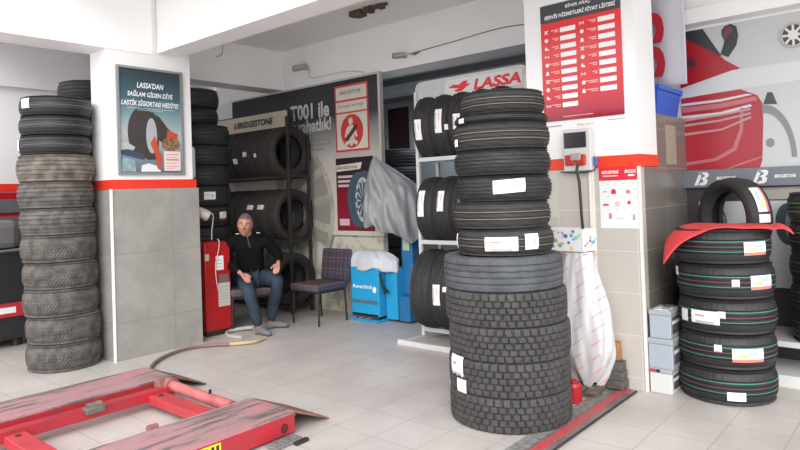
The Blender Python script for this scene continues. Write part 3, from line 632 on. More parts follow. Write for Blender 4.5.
# picture of a tire on red below
flat('picture', rect(2.15, 2.78, .055, .945), .0215, vgrad('pic_red', [(0, (.02, .015, .015)), (.2, (.28, .02, .04)), (.55, (.25, .012, .03)), (.8, (.05, .02, .025)), (1, (.03, .02, .02))], .05, .95, .35, .2), e, .001)
flat('sticker_field', [(2.16, .86), (2.6, .88), (2.57, .80), (2.16, .78)], .023, SC, e); text('lettering', 'BRIDGESTONE', .035, INKB, e, 2.18, .81, .025, .34, .1, .01)
bars('print_lines', [(2.18, 2.60, .70, .73), (2.18, 2.56, .645, .675), (2.18, 2.5, .59, .62), (2.19, 2.36, .12, .20)], .0232, mat('line_pink', (.65, .5, .5), .5), e)
mb = MB(); mb.prism(ell(2.53, .43, .19, .335, 40), .0235, .0242); mb.prism([(2.56, .76), (2.66, .78), (2.78, .7), (2.78, .1), (2.6, .10), (2.5, .1)], .0232, .0239); mb.build('tire_print', mat('print_steel_blue', (.06, .10, .13), .45), e)
mb = MB(); ring_mb(mb, 2.60, .43, .125, .27, .8, .0246, .0008); 
for k in range(12):
    a = k * PI / 6; mb.prism([(2.60 + .02 * math.cos(a + .5), .43 + .04 * math.sin(a + .5)), (2.60 + .125 * math.cos(a + .08), .43 + .24 * math.sin(a + .08)), (2.60 + .125 * math.cos(a - .08), .43 + .24 * math.sin(a - .08))], .0246, .0254)
mb.build('wheel_print', mat('print_silver', (.5, .53, .55), .4), e)

# car poster on the right wall: local x = 1.64-Y, y = Z-1.53
e = empty('car_poster', 'huge poster of a red car, covering the right wall', 'poster', M=frameX(5.618, 1.66, 1.53)); OX = 1.66; OZ = 1.53
def cp(name, pts, m_, z=.004): return flat(name, [(OX - y, zz - OZ) for y, zz in pts], z, m_, e)
flat('panel', rect(0, 3.1, 0, 1.19), 0, mat('poster_pale_grey', (.56, .58, .58), .25), e, .003)
CR = mat('poster_car_red', (.42, .015, .03), .25); CW = mat('poster_streak_white', (.66, .68, .68), .25); CK = mat('poster_dark', (.045, .05, .055), .25); CP = mat('poster_streak_pink', (.52, .16, .17), .25)
cp('car_print', [(1.655, 2.70), (1.607, 2.682), (1.447, 2.577), (1.302, 2.43), (1.196, 2.349), (1.262, 2.335), (1.655, 2.246)], CR)
cp('car_print', [(1.655, 2.162), (1.202, 2.182), (1.085, 2.119), (1.052, 2.052), (1.051, 1.919), (1.069, 1.608), (1.093, 1.535), (1.655, 1.535)], CR)
cp('white_band_print', [(1.655, 2.246), (1.254, 2.342), (0.2, 2.348), (0.2, 2.215), (1.202, 2.185), (1.655, 2.16)], CW, .005)
cp('window_print', [(1.655, 2.716), (1.464, 2.716), (1.323, 2.458), (1.655, 2.70)], CK, .0052)
cp('mirror_print', [(1.299, 2.705), (1.254, 2.716), (1.212, 2.688), (1.2, 2.613), (1.218, 2.536), (1.279, 2.45), (1.337, 2.484), (1.312, 2.553), (1.303, 2.592), (1.324, 2.637), (1.322, 2.677)], CK, .006)
cp('mirror_glass_print', [(1.295, 2.69), (1.255, 2.70), (1.235, 2.66), (1.30, 2.60), (1.315, 2.64)], mat('poster_mauve', (.16, .06, .09), .25), .0072)
mb = MB(); ring_mb(mb, OX - 1.05, 1.62 - OZ, .215, .42, .84, .005, .001, 30, 0, 1.6); mb.build('wheel_arch_print', mat('poster_grey', (.22, .235, .25), .25), e)
cp('arch_print', [(1.046, 2.044), (1.015, 2.134), (0.981, 2.129), (0.951, 2.033)], CK, .006)
mb = MB(); mb.prism(ell(OX - 1.01, 1.74 - OZ, .03, .035, 16), .005, .006); mb.build('hub_print', mat('poster_grey', (.22, .235, .25)), e)
cp('streak_print', [(1.655, 2.085), (1.353, 2.085), (1.099, 2.112), (1.086, 2.08), (1.354, 2.047), (1.655, 2.04)], CP, .006)
cp('streak_print', [(1.655, 2.115), (1.353, 2.12), (1.15, 2.14), (1.12, 2.127), (1.354, 2.10), (1.655, 2.095)], CW, .0062)
cp('streak_print', [(1.655, 2.012), (1.355, 2.015), (1.136, 2.054), (1.123, 2.037), (1.356, 1.991), (1.655, 1.99)], CW, .0066)
cp('streak_print', [(1.655, 1.617), (1.407, 1.644), (1.278, 1.717), (1.222, 1.857), (1.208, 2.031), (1.187, 2.028), (1.194, 1.854), (1.25, 1.699), (1.401, 1.619), (1.655, 1.592)], CP, .0066)
cp('streak_print', [(1.38, 1.535), (1.2, 1.60), (1.07, 1.64), (1.07, 1.63), (1.2, 1.585), (1.36, 1.535)], CP, .0068)
for q_, (za, zb) in enumerate(((2.075, 1.965), (2.03, 1.93), (1.955, 1.90))): cp('streak_print', [(1.655, za - .09), (1.35, za - .075), (1.14, zb + .06), (1.13, zb + .045), (1.35, za - .09), (1.655, za - .112)], mat('poster_streak_rose', (.50, .30, .31), .25), .0070 + q_ * .0002)
cp('sill_print', [(1.52, 2.42), (1.57, 2.41), (1.60, 2.47), (1.55, 2.485)], CK, .0068)
# round vent fixed over the poster
v = empty('wall_vent', 'round vent with silver hub and dark slots at the upper right', 'vent', M=frameX(5.61, .825, 2.545))
mb = MB(); ring_mb(mb, 0, 0, .085, .095, .84, 0, .012); mb.build('rim', mat('vent_rim', (.45, .44, .42), .4, .3), v)
mb = MB(); mb.prism(ell(0, 0, .075, .085, 32), .0, .003); mb.build('slot_plate', mat('vent_dark', (.09, .08, .07), .6), v)
mb = MB(); mb.prism(ell(0, 0, .034, .038, 20), .004, .014)
for k in range(8): a = k * PI / 4; mb.prism([(.03 * math.cos(a - .25), .034 * math.sin(a - .25)), (.08 * math.cos(a - .1), .09 * math.sin(a - .1)), (.08 * math.cos(a + .1), .09 * math.sin(a + .1)), (.03 * math.cos(a + .25), .034 * math.sin(a + .25))], .003, .008)
mb.build('hub', mat('vent_silver', (.72, .71, .68), .35, .2), v)

# display stand at the right wall: header strip, picture panels, plinth, shelf
e = empty('display_stand', 'wall display stand with grey header strip of white emblems and wheel pictures', 'display stand', M=frameX(5.56, 1.64, 0)); 
GS = mat('strip_grey', (.17, .19, .22), .35)
mb = MB(); mb.bbox(0, 3.0, 1.405, 1.55, -.045, .03, .004); mb.build('header_strip', GS, e)
mb = MB(); mb.box(0, 3.0, .30, 1.405, -.055, -.03); mb.build('back_panel', mat('stand_back_dark', (.05, .04, .045), .4), e)
for ex in (.14, .565, 1.0, 1.43):
    mb = MB(); z_ = .031
    mb.prism([(ex - .055, 1.425), (ex - .028, 1.425), (ex + .012, 1.525), (ex - .012, 1.525)], z_, z_ + .002); mb.prism([(ex - .012, 1.53), (ex + .045, 1.53), (ex + .06, 1.515), (ex + .052, 1.49), (ex + .035, 1.48), (ex + .05, 1.465), (ex + .04, 1.435), (ex + .02, 1.425), (ex - .02, 1.425), (ex - .01, 1.445), (ex + .012, 1.447), (ex + .016, 1.47), (ex + .0, 1.475), (ex + .01, 1.49), (ex + .025, 1.493), (ex + .028, 1.51), (ex + .012, 1.514), (ex - .008, 1.512)], z_, z_ + .002); mb.build('emblem', WHT, e)
text('lettering', 'BRIDGESTONE', .026, WHT, e, .255, 1.465, .032, .14, .1, .04); text('lettering', 'BRIDGESTONE', .026, WHT, e, .665, 1.465, .032, .14, .1, .04); text('lettering', 'BRIDGESTONE', .026, WHT, e, .83, 1.465, .032, .14, .1, .04)
flat('cream_band', rect(.52, 3.0, 1.30, 1.395), -.03, mat('band_cream', (.46, .44, .38), .4), e, .004)
flat('white_panel', rect(.10, 3.0, .62, 1.29), -.03, mat('panel_white', (.66, .68, .7), .35), e, .004)
for px_ in (.22, .60 + .13):
    mb = MB(); mb.prism(ell(px_, 1.11, .085, .16, 28), -.026, -.024); mb.build('tire_picture', mat('print_slate', (.06, .09, .11), .4), e)
    mb = MB(); mb.prism(ell(px_ + .03, 1.10, .05, .125, 24), -.0235, -.022); mb.build('wheel_picture', mat('print_pale_steel', (.36, .44, .47), .4, noise_s=50, noise_a=.5), e)
mb = MB(); mb.bbox(.06, 3.0, .285, .325, -.03, .49, .004); mb.build('shelf', MTW, e)
mb = MB(); mb.bbox(.02, 3.0, 0, .085, -.03, .475, .004); mb.build('plinth', mat('plinth_white', (.68, .68, .66), .45), e)
mb = MB(); mb.box(.06, 3.0, .085, .285, -.02, .0); mb.build('recess_panel', mat('stand_back_dark', (.05, .04, .045)), e)
z_ = .325
rk = ['touching the stand\'s shelf', 'second from the shelf', 'middle of the five', 'second from the top', 'topmost of the five']
for k in range(5):
    o = tire(T_strp, (5.26, .575, z_), 'tire on the display stand at the right edge, ' + rk[k], 'tires stacked on the display stand', rz=k * .7, scale=.93); z_ += .224 * .93 * .985

# vertical lettered banner behind the pillar
def ban(u, v):
    return (5.38 + .018 * math.sin(u * 14) + .008 * math.sin(v * 5), 2.30 - u * .76, 2.25 + v * 1.08)
mb = MB(); mb.grid(ban, 40, 14)
e = tag(mb.build('banner', mat('banner_cloth', (.60, .60, .66), .8), smooth=True, thick=.004), 'hanging pale cloth banner with tall red letters beside the pillar', 'banner')
o = text('lettering', 'ASS', .33, mat('banner_red', (.55, .015, .04), .6), e, 0, 0, 0, 1.0, 0, .03); o.matrix_local = Matrix(((0, 0, -1, 5.352), (0, -1, 0, 2.02), (-1, 0, 0, 3.31), (0, 0, 0, 1)))
# notice and crate on the stub wall
tag(flat('taped_paper', rect(0, .25, 0, .31), 0, mat('brown_paper', (.42, .35, .28), .7, noise_s=30, noise_a=.25), None, .002), 'brownish paper taped on the stub wall under the blue crate', 'notice').matrix_world = frameY(5.10, 1.632, 1.60)
e = empty('crate', 'bright blue plastic crate sitting on top of the stub wall', 'crate', (5.27, 1.752, 1.985), 0)
mb = MB()
def trap(mb, x0, x1, y0, y1, z0, z1, f, mi=0, th=.006):
    b_ = [(x0 + f, y0 + f), (x1 - f, y0 + f), (x1 - f, y1 - f), (x0 + f, y1 - f)]; t_ = [(x0, y0), (x1, y0), (x1, y1), (x0, y1)]
    vs_ = [(a, c, z0) for a, c in b_] + [(a, c, z1) for a, c in t_] + [(a + (th if a < (x0 + x1) / 2 else -th), c + (th if c < (y0 + y1) / 2 else -th), z1) for a, c in t_] + [(a + (th if a < (x0 + x1) / 2 else -th), c + (th if c < (y0 + y1) / 2 else -th), z0 + th) for a, c in b_]
    fs = [(3, 2, 1, 0), (12, 13, 14, 15)]
    for k in range(4):
        j = (k + 1) % 4; fs += [(k, j, 4 + j, 4 + k), (4 + k, 4 + j, 8 + j, 8 + k), (8 + k, 8 + j, 12 + j, 12 + k)]
    mb.add(vs_, fs, mi)
trap(mb, -.24, .32, -.10, .10, 0, .215, .028); mb.build('bin', PLB, e)
mb = MB(); fr(mb, -.255, .335, -.115, .115, .016, .20, .235); mb.build('rim', PLB, e)
tag(e, None, None)

# electrical panel with red sockets, cable and blue plug
e = empty('electrical_panel', 'white electrical panel with dark window and red sockets on pillar', 'electrical panel', M=frameX(4.469, 2.15, 1.565)); 
mb = MB(); mb.bbox(0, .215, 0, .31, 0, .075, .008); mb.build('case', mat('panel_case', (.62, .62, .60), .45), e)
mb = MB(); mb.bbox(.012, .185, .17, .285, .076, .082, .003); mb.build('window', mat('panel_window', (.035, .03, .04), .3), e)
for k in range(2):
    s_ = MB(); s_.bbox(.02 + k * .085, .095 + k * .085, .04, .12, .070, .10, .012); so = s_.build('socket', mat('socket_red', (.5, .02, .02), .4), e)
mb = MB(); mb.bbox(.065, .15, .075, .13, .08, .108, .012); mb.build('socket_flap', mat('flap_grey', (.4, .33, .3), .5), e)
mb = MB(); mb.bbox(.222, .245, .03, .10, .02, .05, .006); mb.build('plug', mat('plug_blue', (.05, .15, .45), .4), e)
mb = MB(); mb.tube([(.12, .05, .09), (.115, .0, .10), (.13, -.08, .10), (.135, -.2, .10), (.138, -.32, .10), (.14, -.43, .09)], .011, 8); mb.build('cable', INKB, e)
mb = MB(); mb.tube([(-.06, -.0, .01), (.05, -.012, .02), (.16, -.012, .02), (.22, .0, .03), (.235, .04, .03)], .004, 6); mb.build('thin_cable', INKB, e)

# tall wrapped bundle beside the pillar, polka-dot box on its top
def bag(u, v):
    a = u * 2 * PI
    zz = .05 + v * .935
    prof_ = [(0, .06), (.1, .11), (.25, .16), (.4, .165), (.6, .14), (.8, .105), (.93, .085), (1, .075)]
    for (a0_, r0_), (a1_, r1_) in zip(prof_, prof_[1:]):
        if a0_ <= v <= a1_: r = r0_ + (r1_ - r0_) * (v - a0_) / (a1_ - a0_)
    r *= 1 + .07 * math.sin(a * 5 + v * 3) + .05 * math.sin(a * 9 - v * 7) + .02 * math.sin(a * 17 + v * 11)
    ex = 1.25
    zz += (.05 * math.sin(a * 3 + 1) + .04 * math.cos(a * 2)) * (1 - v) ** 3 * 1.2
    sh = .03 * (1 - v)
    return (4.275 + math.cos(a) * r * .8, 2.0 - sh + math.sin(a) * r * ex, zz)
def bag_mat():
    m = bpy.data.materials.new('printed_plastic'); m.use_nodes = True; nt = m.node_tree; N = nt.nodes; L = nt.links; b = N['Principled BSDF']; b.inputs['Roughness'].default_value = .35
    tc = N.new('ShaderNodeTexCoord'); mp = N.new('ShaderNodeMapping'); mp.inputs['Rotation'].default_value = (math.radians(38), 0, 0); L.new(tc.outputs['Object'], mp.inputs[0])
    sp_ = N.new('ShaderNodeSeparateXYZ'); L.new(mp.outputs[0], sp_.inputs[0])
    def m_(op, a, b_): 
        n = N.new('ShaderNodeMath'); n.operation = op
        for i, v in enumerate((a, b_)):
            if isinstance(v, (int, float)): n.inputs[i].default_value = v
            else: L.new(v, n.inputs[i])
        return n.outputs[0]
    ry_ = m_('DIVIDE', sp_.outputs['Z'], .075); row = m_('FLOOR', ry_, 0); fy = m_('SUBTRACT', ry_, row)
    fx = m_('FRACT', m_('ADD', m_('DIVIDE', sp_.outputs['Y'], .17), m_('MULTIPLY', row, .37)), 0)
    wv = N.new('ShaderNodeTexNoise'); wv.inputs['Scale'].default_value = 110; L.new(tc.outputs['Object'], wv.inputs['Vector'])
    k = m_('MULTIPLY', m_('MULTIPLY', m_('LESS_THAN', fy, .13), m_('LESS_THAN', fx, .52)), m_('GREATER_THAN', wv.outputs['Fac'], .42))
    mx = N.new('ShaderNodeMix'); mx.data_type = 'RGBA'; L.new(k, mx.inputs['Factor']); mx.inputs['A'].default_value = (.58, .565, .575, 1); mx.inputs['B'].default_value = (.66, .30, .31, 1); L.new(mx.outputs['Result'], b.inputs['Base Color']); return m
mb = MB(); mb.grid(bag, 72, 30); mb.prism([bag(k / 36, 1)[:2] for k in range(36)], .965, .972, 'XY')
tag(mb.build('plastic_wrapped_bundle', bag_mat(), smooth=True), 'tall bundle wrapped in white plastic with red print, beside the pillar', 'wrapped bundle')
e = empty('cardboard_box', 'white box with coloured dots, open, on top of the wrapped bundle', 'box', (4.30, 2.06, .99), -.12)
mb = MB()
for b_ in ((-.09, .09, -.145, .145, 0, .008), (-.09, -.084, -.145, .145, .008, .16), (.084, .09, -.145, .145, .008, .16), (-.084, .084, -.145, -.139, .008, .16), (-.084, .084, .139, .145, .008, .16)): mb.box(*b_)
mb.build('carton', mat('carton_white', (.74, .75, .76), .6), e)
cols = [INKBL, mat('ink_cyan', (.25, .65, .75), .5), INKY, mat('ink_navy', (.1, .12, .4), .5), mat('ink_pink', (.75, .3, .4), .5), mat('ink_green', (.3, .55, .3), .5)]
mb = MB(); rr_ = random.Random(3)
for k in range(26):
    yy = -.125 + rr_.random() * .25; zz = .018 + rr_.random() * .125; r0 = .006 + rr_.random() * .010; mb.prism(ell(yy, zz, r0, r0, 8), -.0915, -.0902, 'YZ', k % 6)
for k in range(12):
    xx = -.07 + rr_.random() * .14; zz = .018 + rr_.random() * .125; r0 = .006 + rr_.random() * .009; mb.prism(ell(xx, zz, r0, r0, 8), -.1462, -.1452, 'XZ', k % 6)
mb.build('dot_print', cols, e)

# rubble at the foot of the pillar: pallet piece, bricks, orange wood, red can
e = empty('wooden_pallet', 'broken piece of wooden pallet under the wrapped bundle', 'pallet', (4.25, 1.99, 0), .1)
WOOD = mat('old_wood', (.16, .13, .10), .8, noise_s=20, noise_a=.4)
for k in range(3): mb = MB(); mb.bbox(-.16, .18, -.14 + k * .1, -.06 + k * .1, .03, .048, .003); mb.build('plank', WOOD, e)
for k in range(2): mb = MB(); mb.bbox(-.14 + k * .24, -.08 + k * .24, -.14, .16, 0, .03, .003); mb.build('bearer', WOOD, e)
BRK = mat('dark_brick', (.12, .115, .10), .85, noise_s=18, noise_a=.4)
for k in range(3):
    mb = MB(); mb.bbox(-.055, .055, -.06, .06, 0, .062, .006); o = mb.build('brick', BRK, loc=(4.395 - .004 * k, 1.80 + .004 * k, .02 + .064 * k)); o.rotation_euler.z = .05 * k
    tag(o, 'dark grey brick at the pillar foot, %s' % ('lowest of three', 'middle of three', 'top of three')[k], 'brick', 'stack of three dark bricks')
mb = MB(); mb.bbox(-.03, .03, -.05, .05, 0, .13, .004); tag(mb.build('wood_block', mat('orange_wood', (.45, .2, .06), .7, noise_s=20, noise_a=.3), loc=(4.41, 1.83, .212)), 'orange-brown block of wood on top of the dark bricks', 'wood block')
e = empty('red_can', 'small red container on the floor between truck tires and wrapped bundle', 'container', (3.995, 1.945, 0)); mb = MB(); mb.tube([(0, 0, 0), (0, 0, .01), (0, 0, .11), (0, 0, .13)], [.05, .056, .056, .045], 20); mb.build('body', CABR, e); mb = MB(); mb.tube([(0, 0, .13), (0, 0, .15)], .025, 14); mb.build('cap', CABR, e)

# three batteries / white cases stacked by the pillar corner
def battery(z_, label, w_, d_, h_, mbody, mlid, x, y, stripe=False, paper=False):
    e = empty('car_battery', label, 'battery', (x, y, z_), 0, 'batteries piled at the pillar corner')
    mb = MB(); mb.bbox(0, d_, 0, w_, 0, h_ * .82, .006); mb.build('case', mbody, e)
    mb = MB(); mb.bbox(-.005, d_ + .003, -.004, w_ + .004, h_ * .82, h_, .006); mb.build('lid', mlid, e)
    if stripe: mb = MB(); mb.box(-.008, -.0052, w_ * .70, w_ * .98, h_ * .86, h_ * .97, 0); mb.box(-.008, -.0052, w_ * .52, w_ * .68, h_ * .86, h_ * .97, 1); mb.build('lid_label', [mat('label_deep_red', (.4, .05, .06), .5), INKB], e)
    if paper: mb = MB(); mb.box(.02, d_ * .6, .02, w_ * .8, h_, h_ + .004, 0); mb.build('paper_slip', PAPER, e); mb = MB(); mb.bbox(.02, .06, .02, .06, h_ + .004, h_ + .02, .004); mb.bbox(.1, .2, .03, .09, h_ + .004, h_ + .012, .004); mb.build('terminal', STEEL, e)
    mb = MB(); mb.box(.03, d_ - .02, -.0015, -.0002, .03, h_ * .75, 0); mb.box(.03, d_ - .02, -.0025, -.0014, .05, h_ * .22, 1); mb.box(.03, d_ - .02, -.0025, -.0014, h_ * .5, h_ * .62, 2); mb.build('side_label', [mat('label_smoke', (.10, .10, .10), .5), mat('label_dark_red', (.15, .04, .04), .5), PAPER], e)
BG1 = mat('battery_grey_blue', (.36, .41, .46), .45); BG2 = mat('battery_lid_grey', (.36, .38, .39), .5)
battery(0, 'pale white battery on the floor, lowest of the three by the pillar', .150, .24, .172, mat('battery_white', (.60, .62, .60), .5), BG2, 4.485, 1.455, stripe=True)
battery(.172, 'grey-blue battery in the middle of the three by the pillar', .163, .235, .205, BG1, BG2, 4.485, 1.445)
battery(.377, 'grey-blue battery on top, with a paper slip on its lid', .145, .23, .195, BG1, BG2, 4.50, 1.455, paper=True)

# ================================================================= LIFT
LTOP = mat('lift_deck_worn', (.40, .17, .18), .5, noise_s=5, col2=(.13, .115, .115), thr=(.42, .62))
def lift_top_mat():
    m = bpy.data.materials.new('lift_deck_streaked'); m.use_nodes = True; nt = m.node_tree; N = nt.nodes; L = nt.links; b = N['Principled BSDF']; b.inputs['Roughness'].default_value = .45
    tc = N.new('ShaderNodeTexCoord'); mp = N.new('ShaderNodeMapping'); mp.inputs['Scale'].default_value = (1.1, 9, 1); L.new(tc.outputs['Object'], mp.inputs[0])
    n = N.new('ShaderNodeTexNoise'); n.inputs['Scale'].default_value = 1.6; n.inputs['Detail'].default_value = 8; n.inputs['Roughness'].default_value = .65; L.new(mp.outputs[0], n.inputs['Vector'])
    r = N.new('ShaderNodeValToRGB'); L.new(n.outputs['Fac'], r.inputs[0]); els = r.color_ramp.elements; els[0].position = .30; els[0].color = (.07, .065, .065, 1); els[1].position = .70; els[1].color = (.46, .10, .13, 1)
    for p, c in ((.43, (.16, .125, .125, 1)), (.50, (.36, .22, .225, 1)), (.60, (.44, .20, .22, 1))): q = els.new(p); q.color = c
    L.new(r.outputs[0], b.inputs['Base Color']); return m
DECK = lift_top_mat()
e = empty('car_lift', 'low red scissor car lift with two worn platforms on the floor', 'car lift', (2.0, 3.8, 0))
def P2(x, y, z=0): return (x - 2.0, y - 3.8, z)
def platform(x0, x1, y0, y1, name, rampx):
    mb = MB(); mb.box(x0 - 2, x1 - 2, y0 - 3.8, y1 - 3.8, .128, .14); d = mb.build('platform', DECK, e)
    mb = MB(); mb.box(x0 - 2, x1 - 2, y0 - 3.8 + .002, y0 - 3.8 + .022, .018, .128); mb.box(x0 - 2, x1 - 2, y1 - 3.8 - .022, y1 - 3.8 - .002, .018, .128); mb.box(x1 - 2.02, x1 - 2.002, y0 - 3.8 + .022, y1 - 3.8 - .022, .018, .128); mb.build('side_beam', LIFTR, e)
    mb = MB(); mb.prism([(x1 - 2 + .003, .128), (x1 - 2 + rampx, .004), (x1 - 2 + rampx, .012), (x1 - 2 + .01, .14)], y0 - 3.8 + .02, y1 - 3.8 - .02, 'XZ'); mb.build('ramp', mat('ramp_rusty', (.30, .12, .09), .6, noise_s=9, col2=(.11, .085, .075)), e)
    mb = MB(); mb.tube([P2(x1 + .005, y0 + .01, .12), P2(x1 + .005, y1 - .01, .12)], .016, 10); mb.build('hinge', mat('hinge_dark', (.12, .07, .06), .6), e)
    mb = MB(); mb.box(x0 - 2, x1 - 2, y0 - 3.8 + .1, y1 - 3.8 - .1, .0, .02); mb.build('base_plate', mat('base_dark_red', (.2, .02, .025), .6), e)
platform(-.6, 2.50, 3.05, 3.50, 'near', .30); platform(-.6, 2.47, 4.41, 4.84, 'far', .29)
# inner rail beside the far platform, cross bars, torsion tube, motor, brackets
mb = MB(); mb.box(-2.6, .36, .435, .52, .055, .12); o = mb.build('rail', LIFTR, e)
for xx in (2.235, 1.34):
    mb = MB(); mb.bbox(xx - 2 - .05, xx - 2 + .07, -.30, .435, .04, .10, .006); mb.tube([(xx - 1.99, .37, .10), (xx - 1.99, .37, .104)], .018, 12, 1); mb.build('cross_bar', [mat('bar_red_light', (.50, .045, .055), .45, noise_s=6, noise_a=.25), INKB], e)
mb = MB(); mb.tube([(.385, .55, .115), (.385, -.27, .105)], .038, 16); mb.build('torsion_tube', mat('tube_red_pink', (.55, .16, .15), .45, noise_s=10, noise_a=.35), e)
mb = MB(); mb.tube([(.385, .46, .115), (.385, .52, .115)], .055, 16); mb.bbox(.30, .40, .50, .58, .10, .16, .01); mb.build('tube_collar', mat('collar_rust', (.33, .14, .12), .6, noise_s=20, noise_a=.4), e)
mb = MB(); mb.tube([(.385, .0, .11), (.385, -.02, .17)], .01, 8); mb.build('valve', MTB, e)
e2 = MB(); e2.bbox(-.25, -.12, .40, .47, .09, .135, .01); e2.tube([(-.23, .43, .14), (-.14, .43, .14)], .022, 12); o = e2.build('hydraulic_block', mat('block_grey', (.22, .2, .18), .5, .4, noise_s=20, noise_a=.4), e)
mb = MB(); mb.bbox(-.20, -.13, -.298, -.265, .12, .16, .01); mb.build('bracket', mat('collar_rust', (.33, .14, .12)), e)
mb = MB(); mb.box(-.20, -.02, -.7505, -.7485, .065, .118, 0); [mb.box(x0, x0 + .018, -.7512, -.7506, .075, .108, 1) for x0 in (-.17, -.12, -.08, -.05)]; mb.build('warning_label', [mat('label_strong_yellow', (.8, .6, .02), .5), INKB], e)
mb = MB(); mb.tube([(.42, -.752, .06), (.42, -.747, .06)], .028, 14); mb.build('side_hole', mat('hole_dark_red', (.1, .01, .01), .7), e)
# rubber pad
e = empty('rubber_pad', 'small grey rubber pad on the floor in front of the lift', 'pad', (2.36, 2.955, 0), .05)
mb = MB(); mb.bbox(-.10, .11, -.02, .07, 0, .02, .006); 
for k in range(5): mb.bbox(-.085 + k * .038, -.06 + k * .038, -.01, .06, .02, .026, .002)
mb.build('pad', mat('pad_grey', (.22, .21, .2), .8, noise_s=40, noise_a=.4), e); mb = MB(); mb.bbox(.02, .12, -.06, -.03, 0, .02, .004); mb.build('block', MTB, e)

# ================================================================= HOSE ON THE FLOOR
def smooth_path(pts, n=8):
    out = []; P_ = [Vector(pts[0])] + [Vector(p) for p in pts] + [Vector(pts[-1])]
    for i in range(1, len(P_) - 2):
        for k in range(n):
            t = k / n; a, b, c, d = P_[i - 1:i + 3]; out.append(.5 * ((2 * b) + (c - a) * t + (2 * a - 5 * b + 4 * c - d) * t * t + (3 * b - a - 3 * c + d) * t ** 3))
    out.append(P_[-1]); return out
e = empty('air_hose', 'brown hose snaking across the floor from lift to the seated man', 'hose', (0, 0, 0))
mb = MB(); mb.tube(smooth_path([(2.66, 5.10, .02), (2.76, 5.27, .02), (2.95, 5.45, .02), (3.2, 5.57, .02), (3.41, 5.55, .02), (3.62, 5.37, .02)]), .016, 8); mb.build('hose', mat('hose_brown', (.20, .13, .11), .6), e)
mb = MB(); mb.tube(smooth_path([(3.62, 5.37, .02), (3.74, 5.27, .022), (3.84, 5.24, .022), (3.97, 5.28, .022)]), [.017] * 24 + [.02], 10); mb.build('hose_end', mat('hose_cream', (.50, .38, .22), .6), e)['label'] = 'cream coloured end of the hose'
e = empty('flat_hose', 'pale flat hose loop lying under the seated man', 'hose', (0, 0, 0))
mb = MB(); mb.tube(smooth_path([(3.86, 5.50, .018), (3.84, 5.72, .018), (3.95, 5.88, .02), (4.12, 5.84, .03), (4.25, 5.72, .03)]), .02, 8); mb.build('hose', mat('hose_pale', (.42, .40, .36), .7), e)

# ================================================================= RED CABINET, LAMP, SMALL BOX
e = empty('service_cabinet', 'narrow tall red service cabinet with paper notes beside the left column', 'cabinet', (3.70, 5.90, 0), -.03)
mb = MB(); mb.prism([(0, .05), (.31, .05), (.31, .90), (.26, .99), (0, .99)], 0, .30, 'XZ'); o = mb.build('body', CABR, e, auto=30)
md = o.modifiers.new('bevel', 'BEVEL'); md.width = .012; md.segments = 2
mb = MB(); mb.bbox(.01, .30, .01, .29, 0, .05, .004); mb.build('base', MTB, e)
for nm, b_, c in (('paper_note', (.13, .22, .69, .84), PAPER), ('paper_note', (.15, .29, .30, .55), mat('note_grey', (.50, .48, .44), .6)), ('dial_plate', (.16, .28, .555, .64), mat('dial_brown', (.17, .12, .11), .5)), ('paper_note', (.0, .05, .80, .87), mat('note_cream', (.5, .46, .38), .6))):
    mb = MB(); mb.box(b_[0], b_[1], -.004, -.0005, b_[2], b_[3]); 
    mb.build(nm, c, e)
mb = MB()
for k in range(6): mb.box(.165, .165 + .08 + .02 * (k % 3), -.0055, -.0042, .34 + k * .032, .348 + k * .032)
for k in range(3): mb.box(.145, .2, -.0055, -.0042, .72 + k * .035, .726 + k * .035)
mb.build('note_print', mat('ink_grey', (.35, .35, .36)), e)
mb = MB(); mb.tube(smooth_path([(.17, .02, 1.02), (.165, -.02, .99), (.155, -.02, .9), (.12, -.02, .78), (.115, -.02, .64), (.135, -.02, .50), (.16, -.015, .43)]), .005, 6); tag(mb.build('cable', mat('cable_cream', (.6, .55, .45), .6), e), None, None)
# tube-shaped lamp with cable beside the column
e = empty('horn_lamp', 'cream cylindrical lamp sticking out from the column over the red cabinet', 'lamp', (3.56, 5.90, 1.34))
mb = MB(); mb.tube([(.0, 0, .02), (.06, -.03, -.01), (.14, -.07, -.065), (.155, -.078, -.075)], [.045, .05, .058, .05], 16); mb.build('housing', mat('lamp_cream', (.45, .40, .33), .5), e, auto=40)
mb = MB(); mb.tube(smooth_path([(.15, -.07, -.04), (.20, -.08, -.05), (.215, -.06, -.12), (.21, -.04, -.22), (.22, -.02, -.32)]), .005, 6); mb.build('cable', mat('cable_cream', (.6, .55, .45)), e)
e = empty('wall_box', 'pale rounded plastic box on the right side of the left column', 'box', (3.505, 5.95, 1.64)); mb = MB(); mb.bbox(0, .11, -.09, .09, 0.02, .36, .035, seg=4); mb.build('case', mat('plastic_pale', (.6, .6, .57), .4), e, smooth=False, auto=40); mb = MB(); mb.tube([(.055, 0, -.03), (.055, 0, .03)], .012, 8); mb.build('cable_gland', MTB, e)

